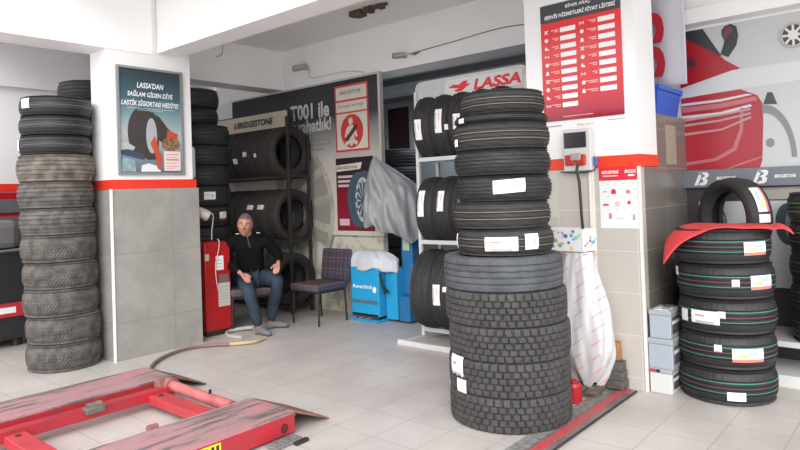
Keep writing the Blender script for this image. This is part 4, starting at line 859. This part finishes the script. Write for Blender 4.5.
# ================================================================= CHAIRS
def plaid():
    m = bpy.data.materials.new('plaid_fabric'); m.use_nodes = True; nt = m.node_tree; N = nt.nodes; L = nt.links; b = N['Principled BSDF']; b.inputs['Roughness'].default_value = .9
    tc = N.new('ShaderNodeTexCoord'); s_ = N.new('ShaderNodeSeparateXYZ'); L.new(tc.outputs['Object'], s_.inputs[0])
    def m_(op, a, b_=0.):
        n = N.new('ShaderNodeMath'); n.operation = op
        for i, v in enumerate((a, b_)):
            if isinstance(v, (int, float)): n.inputs[i].default_value = v
            else: L.new(v, n.inputs[i])
        return n.outputs[0]
    base = (.035, .035, .055, 1); prev = None
    mixes = []
    for ax, per, off, wd, c in (('X', .13, 0, .22, (.10, .07, .09, 1)), ('Y', .13, .03, .22, (.10, .06, .06, 1)), ('Z', .13, 0, .22, (.06, .06, .09, 1)), ('X', .13, .5, .1, (.22, .06, .03, 1)), ('Y', .13, .5, .1, (.24, .07, .035, 1)), ('Z', .13, .6, .1, (.14, .1, .08, 1)), ('Y', .13, .8, .06, (.03, .07, .16, 1))):
        k = m_('LESS_THAN', m_('FRACT', m_('ADD', m_('DIVIDE', s_.outputs[ax], per), off)), wd); k = m_('MULTIPLY', k, .65)
        mx = N.new('ShaderNodeMix'); mx.data_type = 'RGBA'; L.new(k, mx.inputs['Factor']); mx.inputs['B'].default_value = c
        if prev is None: mx.inputs['A'].default_value = base
        else: L.new(prev, mx.inputs['A'])
        prev = mx.outputs['Result']
    L.new(prev, b.inputs['Base Color']); return m
PLAID = plaid()
def chair(label, x, y, rz, seatw=.46):
    """front of the chair is local -X"""
    e = empty('chair', label, 'chair', (x, y, 0), rz, 'plaid fabric chairs')
    mb = MB(); mb.bbox(-.26, .22, -.235, .235, .375, .455, .03, seg=4); mb.build('seat', PLAID, e, auto=50)
    Mt = Matrix.Translation((.245, 0, .475)) @ Matrix.Rotation(.14, 4, 'Y')
    mb = MB(); mb.bbox(-.03, .03, -.235, .235, -.03, .34, .026, M=Mt, seg=4); mb.build('backrest', PLAID, e, auto=50)
    for sx_, sy_ in ((-.21, -.21), (-.21, .21), (.19, -.21), (.19, .21)):
        mb = MB(); mb.tube([(sx_, sy_, .375), (sx_ * 1.08, sy_ * 1.02, .0)], .012, 8); mb.build('leg', MTB, e)
    mb = MB(); mb.tube([(-.21, -.21, .365), (-.21, .21, .365), (.19, .21, .365), (.19, -.21, .365), (-.21, -.21, .365)], .012, 8); mb.tube([(.19, -.21, .365), (.265, -.21, .50)], .012, 8); mb.tube([(.19, .21, .365), (.265, .21, .50)], .012, 8); mb.build('frame', MTB, e)
    return e
chair('plaid fabric chair standing empty in front of the board', 4.93, 5.49, .0)
chair('plaid fabric chair the man is sitting on', 4.31, 5.96, math.atan2(.85, .52))

# ================================================================= MAN
def skin(name, V, E_, root, mats, parent, sub=2, offs=0):
    me = bpy.data.meshes.new(name); me.from_pydata([v[:3] for v in V], E_, []); o = bpy.data.objects.new(name, me); C.objects.link(o)
    md = o.modifiers.new('skin', 'SKIN'); md.use_smooth_shade = True; md.branch_smoothing = .6
    if not me.skin_vertices:
        me.attributes.new  # layer is created by the modifier evaluation below
    bm = bmesh.new(); bm.from_mesh(me); lay = bm.verts.layers.skin.verify(); bm.verts.ensure_lookup_table()
    for i, v in enumerate(V):
        r = v[3]; bm.verts[i][lay].radius = (r, v[4] if len(v) > 4 else r); bm.verts[i][lay].use_root = (i == root)
    bm.to_mesh(me); bm.free()
    md2 = o.modifiers.new('sub', 'SUBSURF'); md2.levels = sub; md2.render_levels = sub
    bpy.context.view_layer.update(); dg = bpy.context.evaluated_depsgraph_get()
    m2 = bpy.data.meshes.new_from_object(o.evaluated_get(dg)); bpy.data.objects.remove(o); bpy.data.meshes.remove(me)
    m2.name = name; m2.materials.clear()
    for m_ in (mats if isinstance(mats, list) else [mats]): m2.materials.append(m_)
    m2.polygons.foreach_set('use_smooth', [True] * len(m2.polygons)); 
    return m2
man = empty('person', 'seated person in black jacket and blue jeans with short grey hair', 'person', (4.33, 5.93, 0))
F_ = Vector((-.52, -.85, 0)).normalized(); Lf = Vector((-F_.y, F_.x, 0)); U = Vector((0, 0, 1)); O_ = Vector((4.33, 5.93, 0))
def B(f, l, u): return F_ * f + Lf * l + U * u      # local to man root (root has no rotation)
def W_(x, y, z): return Vector((x, y, z)) - O_
pel = W_(4.33, 5.93, .545); spn = W_(4.28, 5.89, .70); cst = W_(4.23, 5.855, .88); nb = W_(4.19, 5.825, 1.03); nk = W_(4.17, 5.805, 1.065); hd = W_(4.135, 5.785, 1.155)
shR = nb + Lf * -.185 + U * -.035; shL = nb + Lf * .185 + U * -.03
elR = W_(4.03, 6.00, .76); haR = W_(4.00, 5.69, .645)
elL = W_(4.48, 5.66, .80); haL = W_(4.315, 5.46, .735)
hpR = pel + Lf * -.09; hpL = pel + Lf * .09
knR = W_(3.99, 5.57, .50); anR = W_(4.10, 5.545, .09)
knL = W_(4.31, 5.46, .56); anL = W_(4.36, 5.68, .10)
SKN = mat('skin', (.50, .24, .17), .5, noise_s=12, noise_a=.1)
bmB = bmesh.new()
q8 = .9
def limb(pts):
    m_ = skin('b', [(p[0], p[1], p[2]) + tuple(r_ * q8 for r_ in p[3:]) for p in pts], [(i, i + 1) for i in range(len(pts) - 1)], 0, SKN, None); bmB.from_mesh(m_); bpy.data.meshes.remove(m_)
limb([(*(pel - U * .03), .10, .10), (*pel, .12, .11), (*spn, .125, .10), (*cst, .15, .11), (*nb, .085, .07), (*nk, .06), (*(nk + (hd - nk) * .5), .056), (*hd, .05)])
for sh_, el_, ha_ in ((shR, elR, haR), (shL, elL, haL)): limb([(*(nb - U * .06), .05), (*(sh_ - U * .03), .045), (*(sh_ * .5 + el_ * .5), .042), (*el_, .040), (*(el_ * .45 + ha_ * .55), .034), (*ha_, .026), (*(ha_ + (ha_ - el_).normalized() * .03), .022)])
for hp_, kn_, an_ in ((hpR, knR, anR), (hpL, knL, anL)): limb([(*(hp_ - F_ * .03), .09), (*(hp_ + F_ * .04), .095), (*(hp_ * .4 + kn_ * .6), .078), (*kn_, .058), (*(kn_ * .6 + an_ * .4), .052), (*an_, .032), (*(an_ - U * .04), .030)])
# head, facing the camera and a little down to his left
hf = Vector((-.66, -.74, -.10)).normalized(); hl = U.cross(hf).normalized() ; hu = hf.cross(hl)
tilt_ = Matrix.Rotation(-.12, 3, hf); hl = tilt_ @ hl; hu = tilt_ @ hu
def headpt(th, ph):
    # th azimuth from front (0) to his left, ph elevation
    x = math.cos(ph) * math.cos(th); y = math.cos(ph) * math.sin(th); z = math.sin(ph)
    rx, ry, rz = .104, .081, .124
    if z < 0: ry *= 1 - .28 * (-z) ** 1.3; rx *= 1 - .10 * (-z)
    if x < 0: rx *= 1.02
    p = Vector((x * rx, y * ry, z * rz))
    fz = z * .118; fy = y * .076
    if x > 0:
        g = lambda a, b, sa, sb: math.exp(-((fy - a) / sa) ** 2 - ((fz - b) / sb) ** 2)
        p.x += .026 * g(0, -.022, .011, .017) + .012 * g(0, -.002, .008, .02)         # nose
        p.x += .007 * (g(.028, .026, .02, .009) + g(-.028, .026, .02, .009))            # brows
        p.x -= .010 * (g(.030, .008, .014, .011) + g(-.030, .008, .014, .011))          # eye sockets
        p.x += .006 * g(0, -.058, .022, .005) + .006 * g(0, -.070, .02, .005) - .005 * g(0, -.064, .026, .003)   # lips
        p.x += .010 * g(0, -.098, .022, .014)                                         # chin
        p.x += .005 * (g(.042, -.018, .014, .014) + g(-.042, -.018, .014, .014))
    return hd + hf * p.x + hl * p.y + hu * p.z
bmh = bmesh.new(); nU, nV_ = 64, 48; G = []
for j in range(1, nV_):
    ph = -PI / 2 + PI * j / nV_; G.append([bmh.verts.new(headpt(2 * PI * i / nU, ph)) for i in range(nU)])
bt_ = bmh.verts.new(headpt(0, -PI / 2)); tp_ = bmh.verts.new(headpt(0, PI / 2))
for j in range(len(G) - 1):
    for i in range(nU): bmh.faces.new((G[j][i], G[j][(i + 1) % nU], G[j + 1][(i + 1) % nU], G[j + 1][i]))
for i in range(nU): bmh.faces.new((bt_, G[0][(i + 1) % nU], G[0][i])); bmh.faces.new((tp_, G[-1][i], G[-1][(i + 1) % nU]))
for s_ in (-1, 1):   # ears
    em = bmesh.new(); bmesh.ops.create_icosphere(em, subdivisions=3, radius=1)
    for v in em.verts: v.co = hd + hf * (-.008 + v.co.x * .016 ) + hl * (s_ * (.076 + v.co.y * .009 + abs(v.co.x) * .004)) + hu * (-.005 + v.co.z * .032)
    tm = bpy.data.meshes.new('t'); em.to_mesh(tm); em.free(); bmh.from_mesh(tm); bpy.data.meshes.remove(tm)
tm = bpy.data.meshes.new('t'); bmh.to_mesh(tm); bmh.free(); bmB.from_mesh(tm); bpy.data.meshes.remove(tm)
def hand(wr, d, palmn, side, curl):
    """wr wrist, d finger direction, palmn normal pointing out of the back of the hand, side = direction towards the thumb"""
    d = d.normalized(); side = (side - d * side.dot(d)).normalized(); n = palmn - d * palmn.dot(d) - side * palmn.dot(side); n.normalize()
    V = [(*wr, .024, .020), (*(wr + d * .035), .030, .016), (*(wr + d * .075), .036, .014)]; E_ = [(0, 1), (1, 2)]
    ms = [skin('h', V, E_, 0, SKN, None, 2)]
    for k, (off, ln) in enumerate(((.026, .068), (.009, .078), (-.009, .072), (-.026, .056))):
        b0 = wr + d * .06 + side * off * .9; b1 = wr + d * .088 + side * off
        c1 = (d * math.cos(curl) - n * math.sin(curl)); c2 = (d * math.cos(curl * 2.2) - n * math.sin(curl * 2.2))
        p2 = b1 + c1 * ln * .42; p3 = p2 + c2 * ln * .32; p4 = p3 + (d * math.cos(curl * 3) - n * math.sin(curl * 3)) * ln * .26
        ms.append(skin('f', [(*b0, .010), (*b1, .0098), (*p2, .009), (*p3, .008), (*p4, .007)], [(0, 1), (1, 2), (2, 3), (3, 4)], 0, SKN, None, 2))
    t0 = wr + d * .02 + side * .018; t1 = wr + d * .045 + side * .040 - n * .004; t2 = t1 + (d * .8 + side * .45 - n * .2).normalized() * .032; t3 = t2 + (d * .95 + side * .1 - n * .3).normalized() * .026
    ms.append(skin('f', [(*t0, .014), (*t1, .012), (*t2, .0105), (*t3, .009)], [(0, 1), (1, 2), (2, 3)], 0, SKN, None, 2))
    for m_ in ms: bmB.from_mesh(m_); bpy.data.meshes.remove(m_)
hand(haR, Vector((.05, -.30, -.16)) + F_ * .1, U * 1.0 + F_ * .3, Lf, .35)
hand(haL, (haL - elL) * .6 + Vector((-.05, 0, -.06)), U, -Lf, .35)
me = bpy.data.meshes.new('body'); bmB.to_mesh(me); bmB.free(); bodym_o = bpy.data.objects.new('body', me); C.objects.link(bodym_o); me.materials.append(SKN)
md = bodym_o.modifiers.new('remesh', 'REMESH'); md.mode = 'VOXEL'; md.voxel_size = .0045; md.use_smooth_shade = True
bpy.context.view_layer.update(); m2 = bpy.data.meshes.new_from_object(bodym_o.evaluated_get(bpy.context.evaluated_depsgraph_get())); bpy.data.objects.remove(bodym_o)
bmc = bmesh.new(); bmc.from_mesh(m2); seen = set(); best = []
for v0 in bmc.verts:
    if v0 in seen: continue
    comp = []; st_ = [v0]; seen.add(v0)
    while st_:
        q = st_.pop(); comp.append(q)
        for ed in q.link_edges:
            o2 = ed.other_vert(q)
            if o2 not in seen: seen.add(o2); st_.append(o2)
    best.append(comp)
mxl = max(len(c_) for c_ in best); bmesh.ops.delete(bmc, geom=[v for c_ in best if len(c_) < mxl for v in c_], context='VERTS'); bmc.to_mesh(m2); bmc.free()
m2.name = 'body'; m2.materials.clear(); m2.materials.append(SKN); m2.polygons.foreach_set('use_smooth', [True] * len(m2.polygons)); o = bpy.data.objects.new('body', m2); C.objects.link(o); o.parent = man
# hair, eyes, brows
bm = bmesh.new(); rows = []
nrw = 16
for j in range(nrw + 1):
    row = []
    for i in range(49):
        th = 2 * PI * i / 48; c_ = math.cos(th)
        lo = .62 if c_ > .35 else (.62 - (.35 - c_) * 1.1)       # hairline: high at the forehead, low at the nape
        ph = lo + (PI / 2 - lo) * j / nrw; p = headpt(th, ph); row.append(bm.verts.new(hd + (p - hd) * (1.035 if j else .99)))
    rows.append(row)
for j in range(nrw):
    for i in range(48): bm.faces.new((rows[j][i], rows[j][i + 1], rows[j + 1][i + 1], rows[j + 1][i]))
bmesh.ops.remove_doubles(bm, verts=bm.verts[:], dist=1e-5)
mb = MB(); mb.frombm(bm); mb.build('hair', mat('grey_hair', (.16, .12, .10), .8, noise_s=60, noise_a=.4), man, smooth=True)
for s_ in (-1, 1):
    c_ = headpt(s_ * .40, .08); mb = MB(); bmx = bmesh.new(); bmesh.ops.create_uvsphere(bmx, u_segments=16, v_segments=10, radius=.011); mb.frombm(bmx, 0, Matrix.Translation(c_ - hf * .004)); 
    bmx = bmesh.new(); bmesh.ops.create_uvsphere(bmx, u_segments=12, v_segments=8, radius=.0055); mb.frombm(bmx, 1, Matrix.Translation(c_ + hf * .0035)); mb.build('eye', [mat('eye_white', (.5, .48, .45), .4), mat('iris_dark', (.03, .02, .015), .3)], man, smooth=True)
    pts = [headpt(s_ * (.18 + .12 * k), .26 + .03 * math.sin(k)) + hf * .002 for k in range(5)]; mb = MB(); mb.tube(pts, .004, 6); mb.build('eyebrow', mat('brow_dark', (.07, .05, .04), .8), man, smooth=True)
mb = MB(); mb.tube([headpt(t, -.57) + hf * .0005 for t in (-.22, -.1, 0, .1, .22)], .0022, 6); mb.build('mouth', mat('lip_dark', (.25, .09, .08), .6), man, smooth=True)
# jacket
V = [(*(pel + U * .02), .155, .135), (*spn, .155, .130), (*cst, .185, .135), (*nb, .145, .10), (*(nk + U * .0), .072, .068)]
E_ = [(0, 1), (1, 2), (2, 3), (3, 4)]
def chain(st, pts):
    p = st
    for q in pts: V.append(q); E_.append((p, len(V) - 1)); p = len(V) - 1
wR = haR + (elR - haR) * .10; wL = haL + (elL - haL) * .10
chain(3, [(*shR, .088), (*(shR * .5 + elR * .5), .066), (*elR, .058), (*(elR * .45 + haR * .55), .05), (*wR, .038)])
chain(3, [(*shL, .088), (*(shL * .5 + elL * .5), .066), (*elL, .058), (*(elL * .45 + haL * .55), .05), (*wL, .038)])
jm = skin('jacket', V, E_, 0, mat('jacket_black', (.006, .006, .007), .9, noise_s=8, noise_a=.3, spec=.15), None); o = bpy.data.objects.new('jacket', jm); C.objects.link(o); o.parent = man
mb = MB(); a_ = nb + hf * .0; mb.tube([nk + F_ * .062 + U * .012, nk + F_ * .085 - U * .05, cst + F_ * .128 + U * .03], .0045, 6); mb.build('zip', mat('zip_grey', (.22, .22, .22), .4, .5), man)
for s_ in (-1, 1):
    c_ = nb + Lf * (s_ * .11) + F_ * .066 + U * .032; mb = MB(); mb.bbox(-.02, .02, -.006, .006, -.004, .004, .003, M=Matrix.Translation(c_) @ Matrix.Rotation(math.atan2(Lf.y, Lf.x) , 4, 'Z')); mb.build('shoulder_patch', mat('patch_white', (.6, .6, .6), .6), man)
# jeans
V = [(*(pel - U * .005), .145, .125)]; E_ = []
chain(0, [(*(hpR + F_ * .05), .108), (*(hpR * .4 + knR * .6), .090), (*knR, .074), (*(knR * .55 + anR * .45), .066), (*(anR - U * .01), .058)])
chain(0, [(*(hpL + F_ * .05), .108), (*(hpL * .4 + knL * .6), .090), (*knL, .074), (*(knL * .55 + anL * .45), .066), (*(anL - U * .01), .058)])
jm = skin('jeans', V, E_, 0, mat('denim', (.026, .045, .076), .85, noise_s=7, col2=(.009, .014, .024), thr=(.3, .6)), None); o = bpy.data.objects.new('jeans', jm); C.objects.link(o); o.parent = man
for an, fd in ((anR, Vector((.0, -1, 0))), (anL, Vector((.75, -.66, 0)))):
    fd.normalize(); V = [(an.x, an.y, .06, .042, .046), (an.x + fd.x * -.035, an.y + fd.y * -.035, .042, .040, .040), (an.x + fd.x * .07, an.y + fd.y * .07, .042, .042, .040), (an.x + fd.x * .15, an.y + fd.y * .15, .034, .044, .032), (an.x + fd.x * .195, an.y + fd.y * .195, .030, .034, .026)]
    sm_ = skin('shoe', V, [(0, 1), (0, 2), (2, 3), (3, 4)], 0, mat('shoe_grey', (.16, .155, .15), .7), None); o = bpy.data.objects.new('shoe', sm_); C.objects.link(o); o.parent = man

# ================================================================= BLUE TIRE CHANGER
e = empty('tire_changer', 'bright blue tire changing machine with white lettering, plastic bag on it', 'machine', (5.21, 5.27, 0))
mb = MB(); mb.bbox(0, .28, -.44, 0, .06, .62, .012); mb.build('body', BLUE, e)
mb = MB(); mb.bbox(-.04, .25, -.44, .0, 0, .03, .006); mb.build('base', BLUE, e)
mb = MB(); mb.box(-.0, .02, -.42, -.02, .03, .085); mb.build('pedal_recess', DK, e)
for k in range(3): mb = MB(); mb.bbox(-.06, .0, -.12 - k * .11, -.06 - k * .11, .032, .055, .006); mb.build('pedal', STEEL, e)
mb = MB(); mb.bbox(-.012, .0, -.42, -.03, .205, .24, .004); mb.build('trim_bar', mat('bar_slate', (.10, .14, .18), .5), e)
text_on(e, 'lettering', 'Ravaglioli', .052, WHT, -.035, .36, x=-.002, width=.30, shear=.15, bold=.02)
mb = MB(); mb.prism(ell(-.375, .365, .028, .036, 16), -.003, -.0005, 'YZ'); mb.build('emblem', WHT, e)
mb = MB(); mb.bbox(.10, .42, -.62, -.45, .03, .59, .012); mb.build('side_body', BLUE, e)
mb = MB(); mb.tube([(-.01, -.47, .56), (-.0, -.50, .42), (.04, -.52, .34)], [.012, .016, .03], 10); mb.build('bead_arm', MTB, e)
mb = MB(); mb.bbox(.12, .40, -.78, -.63, .02, .30, .01); mb.build('rear_foot', BLUED, e)
mb = MB(); mb.bbox(.22, .37, -.76, -.60, .30, 1.45, .012); mb.build('column', BLUED, e)
mb = MB(); mb.bbox(.20, .22, -.735, -.64, .80, .93, .004); mb.build('yellow_plate', mat('plate_pale', (.45, .5, .4), .5), e)
mb = MB(); mb.tube([(.28, -.66, 1.45), (.15, -.5, 1.62), (-.04, -.40, 1.79)], .022, 8); mb.build('tower_arm', MTB, e)
mb = MB(); mb.tube([(.30, -.70, .60), (.24, -.80, .62), (.18, -.86, .52)], .03, 10); mb.build('air_tank', STEEL, e)
# bag over the table of the machine
def pbag(u, v):
    a = u * 2 * PI; r = .15 + .16 * math.sin(min(1, v * 1.25) * PI * .62); zz = .60 + .0 + .165 * (1 - v) ** 1 
    r = .06 + .24 * min(1, v * 1.6) ** .7; zz = .80 - .22 * v ** 1.6 + .02 * math.sin(a * 4) * v + .012 * math.sin(a * 9 + 1) * v
    r *= 1 + .07 * math.sin(a * 6) + .04 * math.sin(a * 11)
    return (5.335 + math.cos(a) * r * .48, 5.04 + math.sin(a) * r * 1.28, zz)
mb = MB(); mb.grid(pbag, 72, 16); mb.prism([pbag(k / 36, 0)[:2] for k in range(36)], .797, .803)
tag(mb.build('plastic_bag', mat('bag_white_plastic', (.60, .62, .66), .35), smooth=True, thick=.002), 'crumpled white plastic bag lying over the top of the blue machine', 'bag')
# sheet over the tower of the machine
RV = Vector((.6507, -.7585, 0)); DV = Vector((.7592, .6506, 0)); PR = [(1.86, -.17, -.145, .012), (1.82, -.20, -.11, .03), (1.72, -.235, .04, .07), (1.60, -.26, .20, .11), (1.50, -.28, .33, .14), (1.3, -.30, .38, .17), (1.12, -.30, .39, .18), (.94, -.27, .37, .16)]
def sheet(u, v):
    a = u * 2 * PI; t = v * (len(PR) - 1); i = min(int(t), len(PR) - 2); f = t - i; q = [PR[i][k] + (PR[i + 1][k] - PR[i][k]) * f for k in range(4)]
    c_ = (q[1] + q[2]) / 2; h_ = (q[2] - q[1]) / 2; amp = min(1, v * 1.6)
    fold = 1 + amp * (.10 * math.sin(a * 5 + v * 3 + 1) + .07 * math.sin(a * 11 - v * 5) + .03 * math.sin(a * 19 + v * 8))
    x_ = math.cos(a) * h_ * (1 + .3 * (fold - 1)); y_ = math.sin(a) * q[3] * fold
    # diagonal creases falling from the peak
    y_ += .018 * amp * math.sin((x_ + c_) * 34 + q[0] * 16)
    if v > .7:
        k = (v - .7) / .3; low = 1.10 - .20 * max(0, min(1, (x_ + c_ + .2) / .42)) + .08 * max(0, (x_ + c_ - .25) / .13)
        q[0] = q[0] * (1 - k) + low * k + .02 * math.sin(a * 7) * k
    p = Vector((5.305, 4.69, 0)) + RV * (c_ + x_) + DV * y_
    return (p.x, p.y, q[0])
mb = MB(); mb.grid(sheet, 120, 44); o = tag(mb.build('cover_sheet', mat('grey_sheet', (.29, .30, .315), .38, noise_s=3, noise_a=.12), smooth=True, thick=.003), 'silvery grey cover sheet draped over the tower of the blue machine', 'cover')

# ================================================================= BACK ROOM DETAILS
e = empty('door_1', None, None, (0, 0, 0)); e['kind'] = 'structure'
mb = MB(); fx0 = 8.16
mb.box(8.14, 8.2, 6.70, 7.20, 0, 2.88, 0); mb.build('door_leaf', mat('door_dark_red', (.05, .018, .016), .6), e); mb = MB(); mb.box(8.1, 8.2, 7.20, 7.29, 0, 2.97); mb.box(8.1, 8.2, 6.61, 6.70, 0, 2.97); mb.box(8.1, 8.2, 6.70, 7.20, 2.88, 2.97); mb.build('door_frame', mat('door_frame_grey', (.42, .42, .40), .6), e)
mb = MB(); mb.box(8.17, 8.2, 7.32, 7.60, .0, 2.85); tag(mb.build('curtain', mat('dark_red_curtain', (.25, .015, .02), .8)), 'dark red hanging beside the back room door', 'curtain')
# security cameras, cables, broken patch
def bullet(x, y, z_, label, s=1.0, ry=0.0):
    e = empty('security_camera', label, 'camera', (x, y, z_)); mb = MB()
    mb.tube([(0, 0, 0), (-.03 * s, 0, 0)], .03 * s, 14); mb.build('mount', MTW, e)
    mb = MB(); mb.tube([(-.03 * s, 0, 0), (-.06 * s, .02 * s, -.005)], .012 * s, 8); mb.build('arm', STEEL, e)
    mb = MB(); d_ = Vector((-.5, .86, -.12)).normalized() if ry == 0 else Vector((-.75, .65, -.1)).normalized(); p0 = Vector((-.075 * s, -.05 * s, .0)); mb.tube([p0, p0 + d_ * .15 * s], .036 * s, 18); mb.build('housing', mat('camera_silver', (.42, .40, .37), .4, .3), e, auto=40)
    mb = MB(); mb.tube([p0 + d_ * .15 * s, p0 + d_ * .155 * s], .031 * s, 18); mb.tube([p0 + d_ * .155 * s, p0 + d_ * .158 * s], .014 * s, 12, 1); mb.build('lens', [INKB, mat('lens_glint', (.6, .6, .65), .2)], e)
bullet(5.49, 6.22, 3.11, 'bullet security camera on the beam above the dark board', 1.1); bullet(5.49, 4.56, 2.985, 'bullet security camera on the beam right of the board', .9, 1)
mb = MB(); mb.tube(smooth_path([(5.48, 6.18, 3.09), (5.48, 6.17, 2.98), (5.48, 6.0, 2.96), (5.48, 5.5, 2.955), (5.48, 5.2, 2.90)]), .005, 6); tag(mb.build('cable', mat('cable_white', (.5, .5, .48), .6)), 'thin cable running from the left security camera along the beam', 'cable')
mb = MB(); mb.tube(smooth_path([(5.48, 4.50, 3.0), (5.47, 4.42, 3.0), (5.48, 4.3, 3.01), (5.485, 3.9, 3.03), (5.485, 3.3, 3.06), (5.485, 2.8, 3.02)]), .005, 6); tag(mb.build('cable', mat('cable_brown', (.2, .14, .1), .6)), 'thin dark cable sagging from the right security camera along the beam', 'cable')
mb = MB(); mb.tube([(5.48, 4.44, 2.99), (5.46, 4.40, 2.98), (5.47, 4.35, 3.0)], .012, 8); tag(mb.build('cable_joint', mat('cable_brown', (.2, .14, .1))), 'brown taped cable joint beside the right security camera', 'joint')
# chipped hole under the ceiling
mb = MB(); rr_ = random.Random(5); pts = []
for k in range(9):
    x0 = 4.86; y0 = 4.72 - k * .055; w0 = .015 + .04 * rr_.random(); mb.bbox(x0 - w0 - .02, x0 + w0, y0 - .03, y0 + .04, 3.385 - .06 * rr_.random(), 3.4 + .0, .01)
tag(mb.build('broken_plaster', mat('broken_brown', (.13, .10, .07), .9, noise_s=30, noise_a=.4)), 'brown broken plaster edge hanging from the ceiling', 'plaster')
mb = MB(); mb.tube(smooth_path([(4.35, 6.5, 3.39), (4.37, 6.46, 3.3), (4.35, 6.44, 3.17), (4.28, 6.45, 3.12)]), .006, 6); tag(mb.build('loose_cable', mat('cable_grey', (.3, .3, .3), .6)), 'loose grey cable hanging down from the ceiling', 'cable')
# fallen tan pipe end etc. left machine area
e = empty('tool_cabinet', 'red workshop cabinet with grey drawers behind the left stack', 'cabinet', (1.75, 7.9, 0))
mb = MB(); mb.bbox(0, .92, 0, .45, .05, 1.60, .01); mb.build('body', CABR, e)
for k in range(4): 
    mb = MB(); mb.bbox(.03, .89, -.02, .0, .80 + k * .19, .95 + k * .19, .006); d_ = mb.build('drawer', mat('drawer_grey', (.12, .12, .13), .5), e); mb = MB(); mb.bbox(.25, .65, -.035, -.02, .90 + k * .19, .915 + k * .19, .003); mb.build('handle', STEEL, d_)
e = empty('work_machine', 'black workshop machine with red label at the left picture edge', 'machine', (2.30, 7.45, 0))
mb = MB(); mb.bbox(-.6, .22, -.2, .3, .08, 1.0, .06); mb.build('body', mat('machine_black', (.025, .025, .028), .45), e)
mb = MB(); mb.bbox(-.6, .14, -.14, .2, 1.0, 1.30, .07); mb.build('head', mat('machine_grey', (.16, .15, .15), .4), e)
mb = MB(); mb.bbox(-.5, .16, -.212, -.2, .32, .46, .003); mb.build('label_plate', mat('plate_red', (.5, .03, .04), .4), e)
mb = MB(); mb.box(-.3, .05, -.2145, -.2125, .36, .42); mb.build('label_print', PAPER, e)
mb = MB(); mb.tube([(-.55, -.24, .98), (.18, -.24, 1.0)], .014, 8); mb.build('handle', STEEL, e)
for k in range(2): mb = MB(); mb.tube([(-.45 + k * .55, -.05, 0), (-.45 + k * .55, -.05, .09)], .05, 12); mb.build('foot', MTB, e)
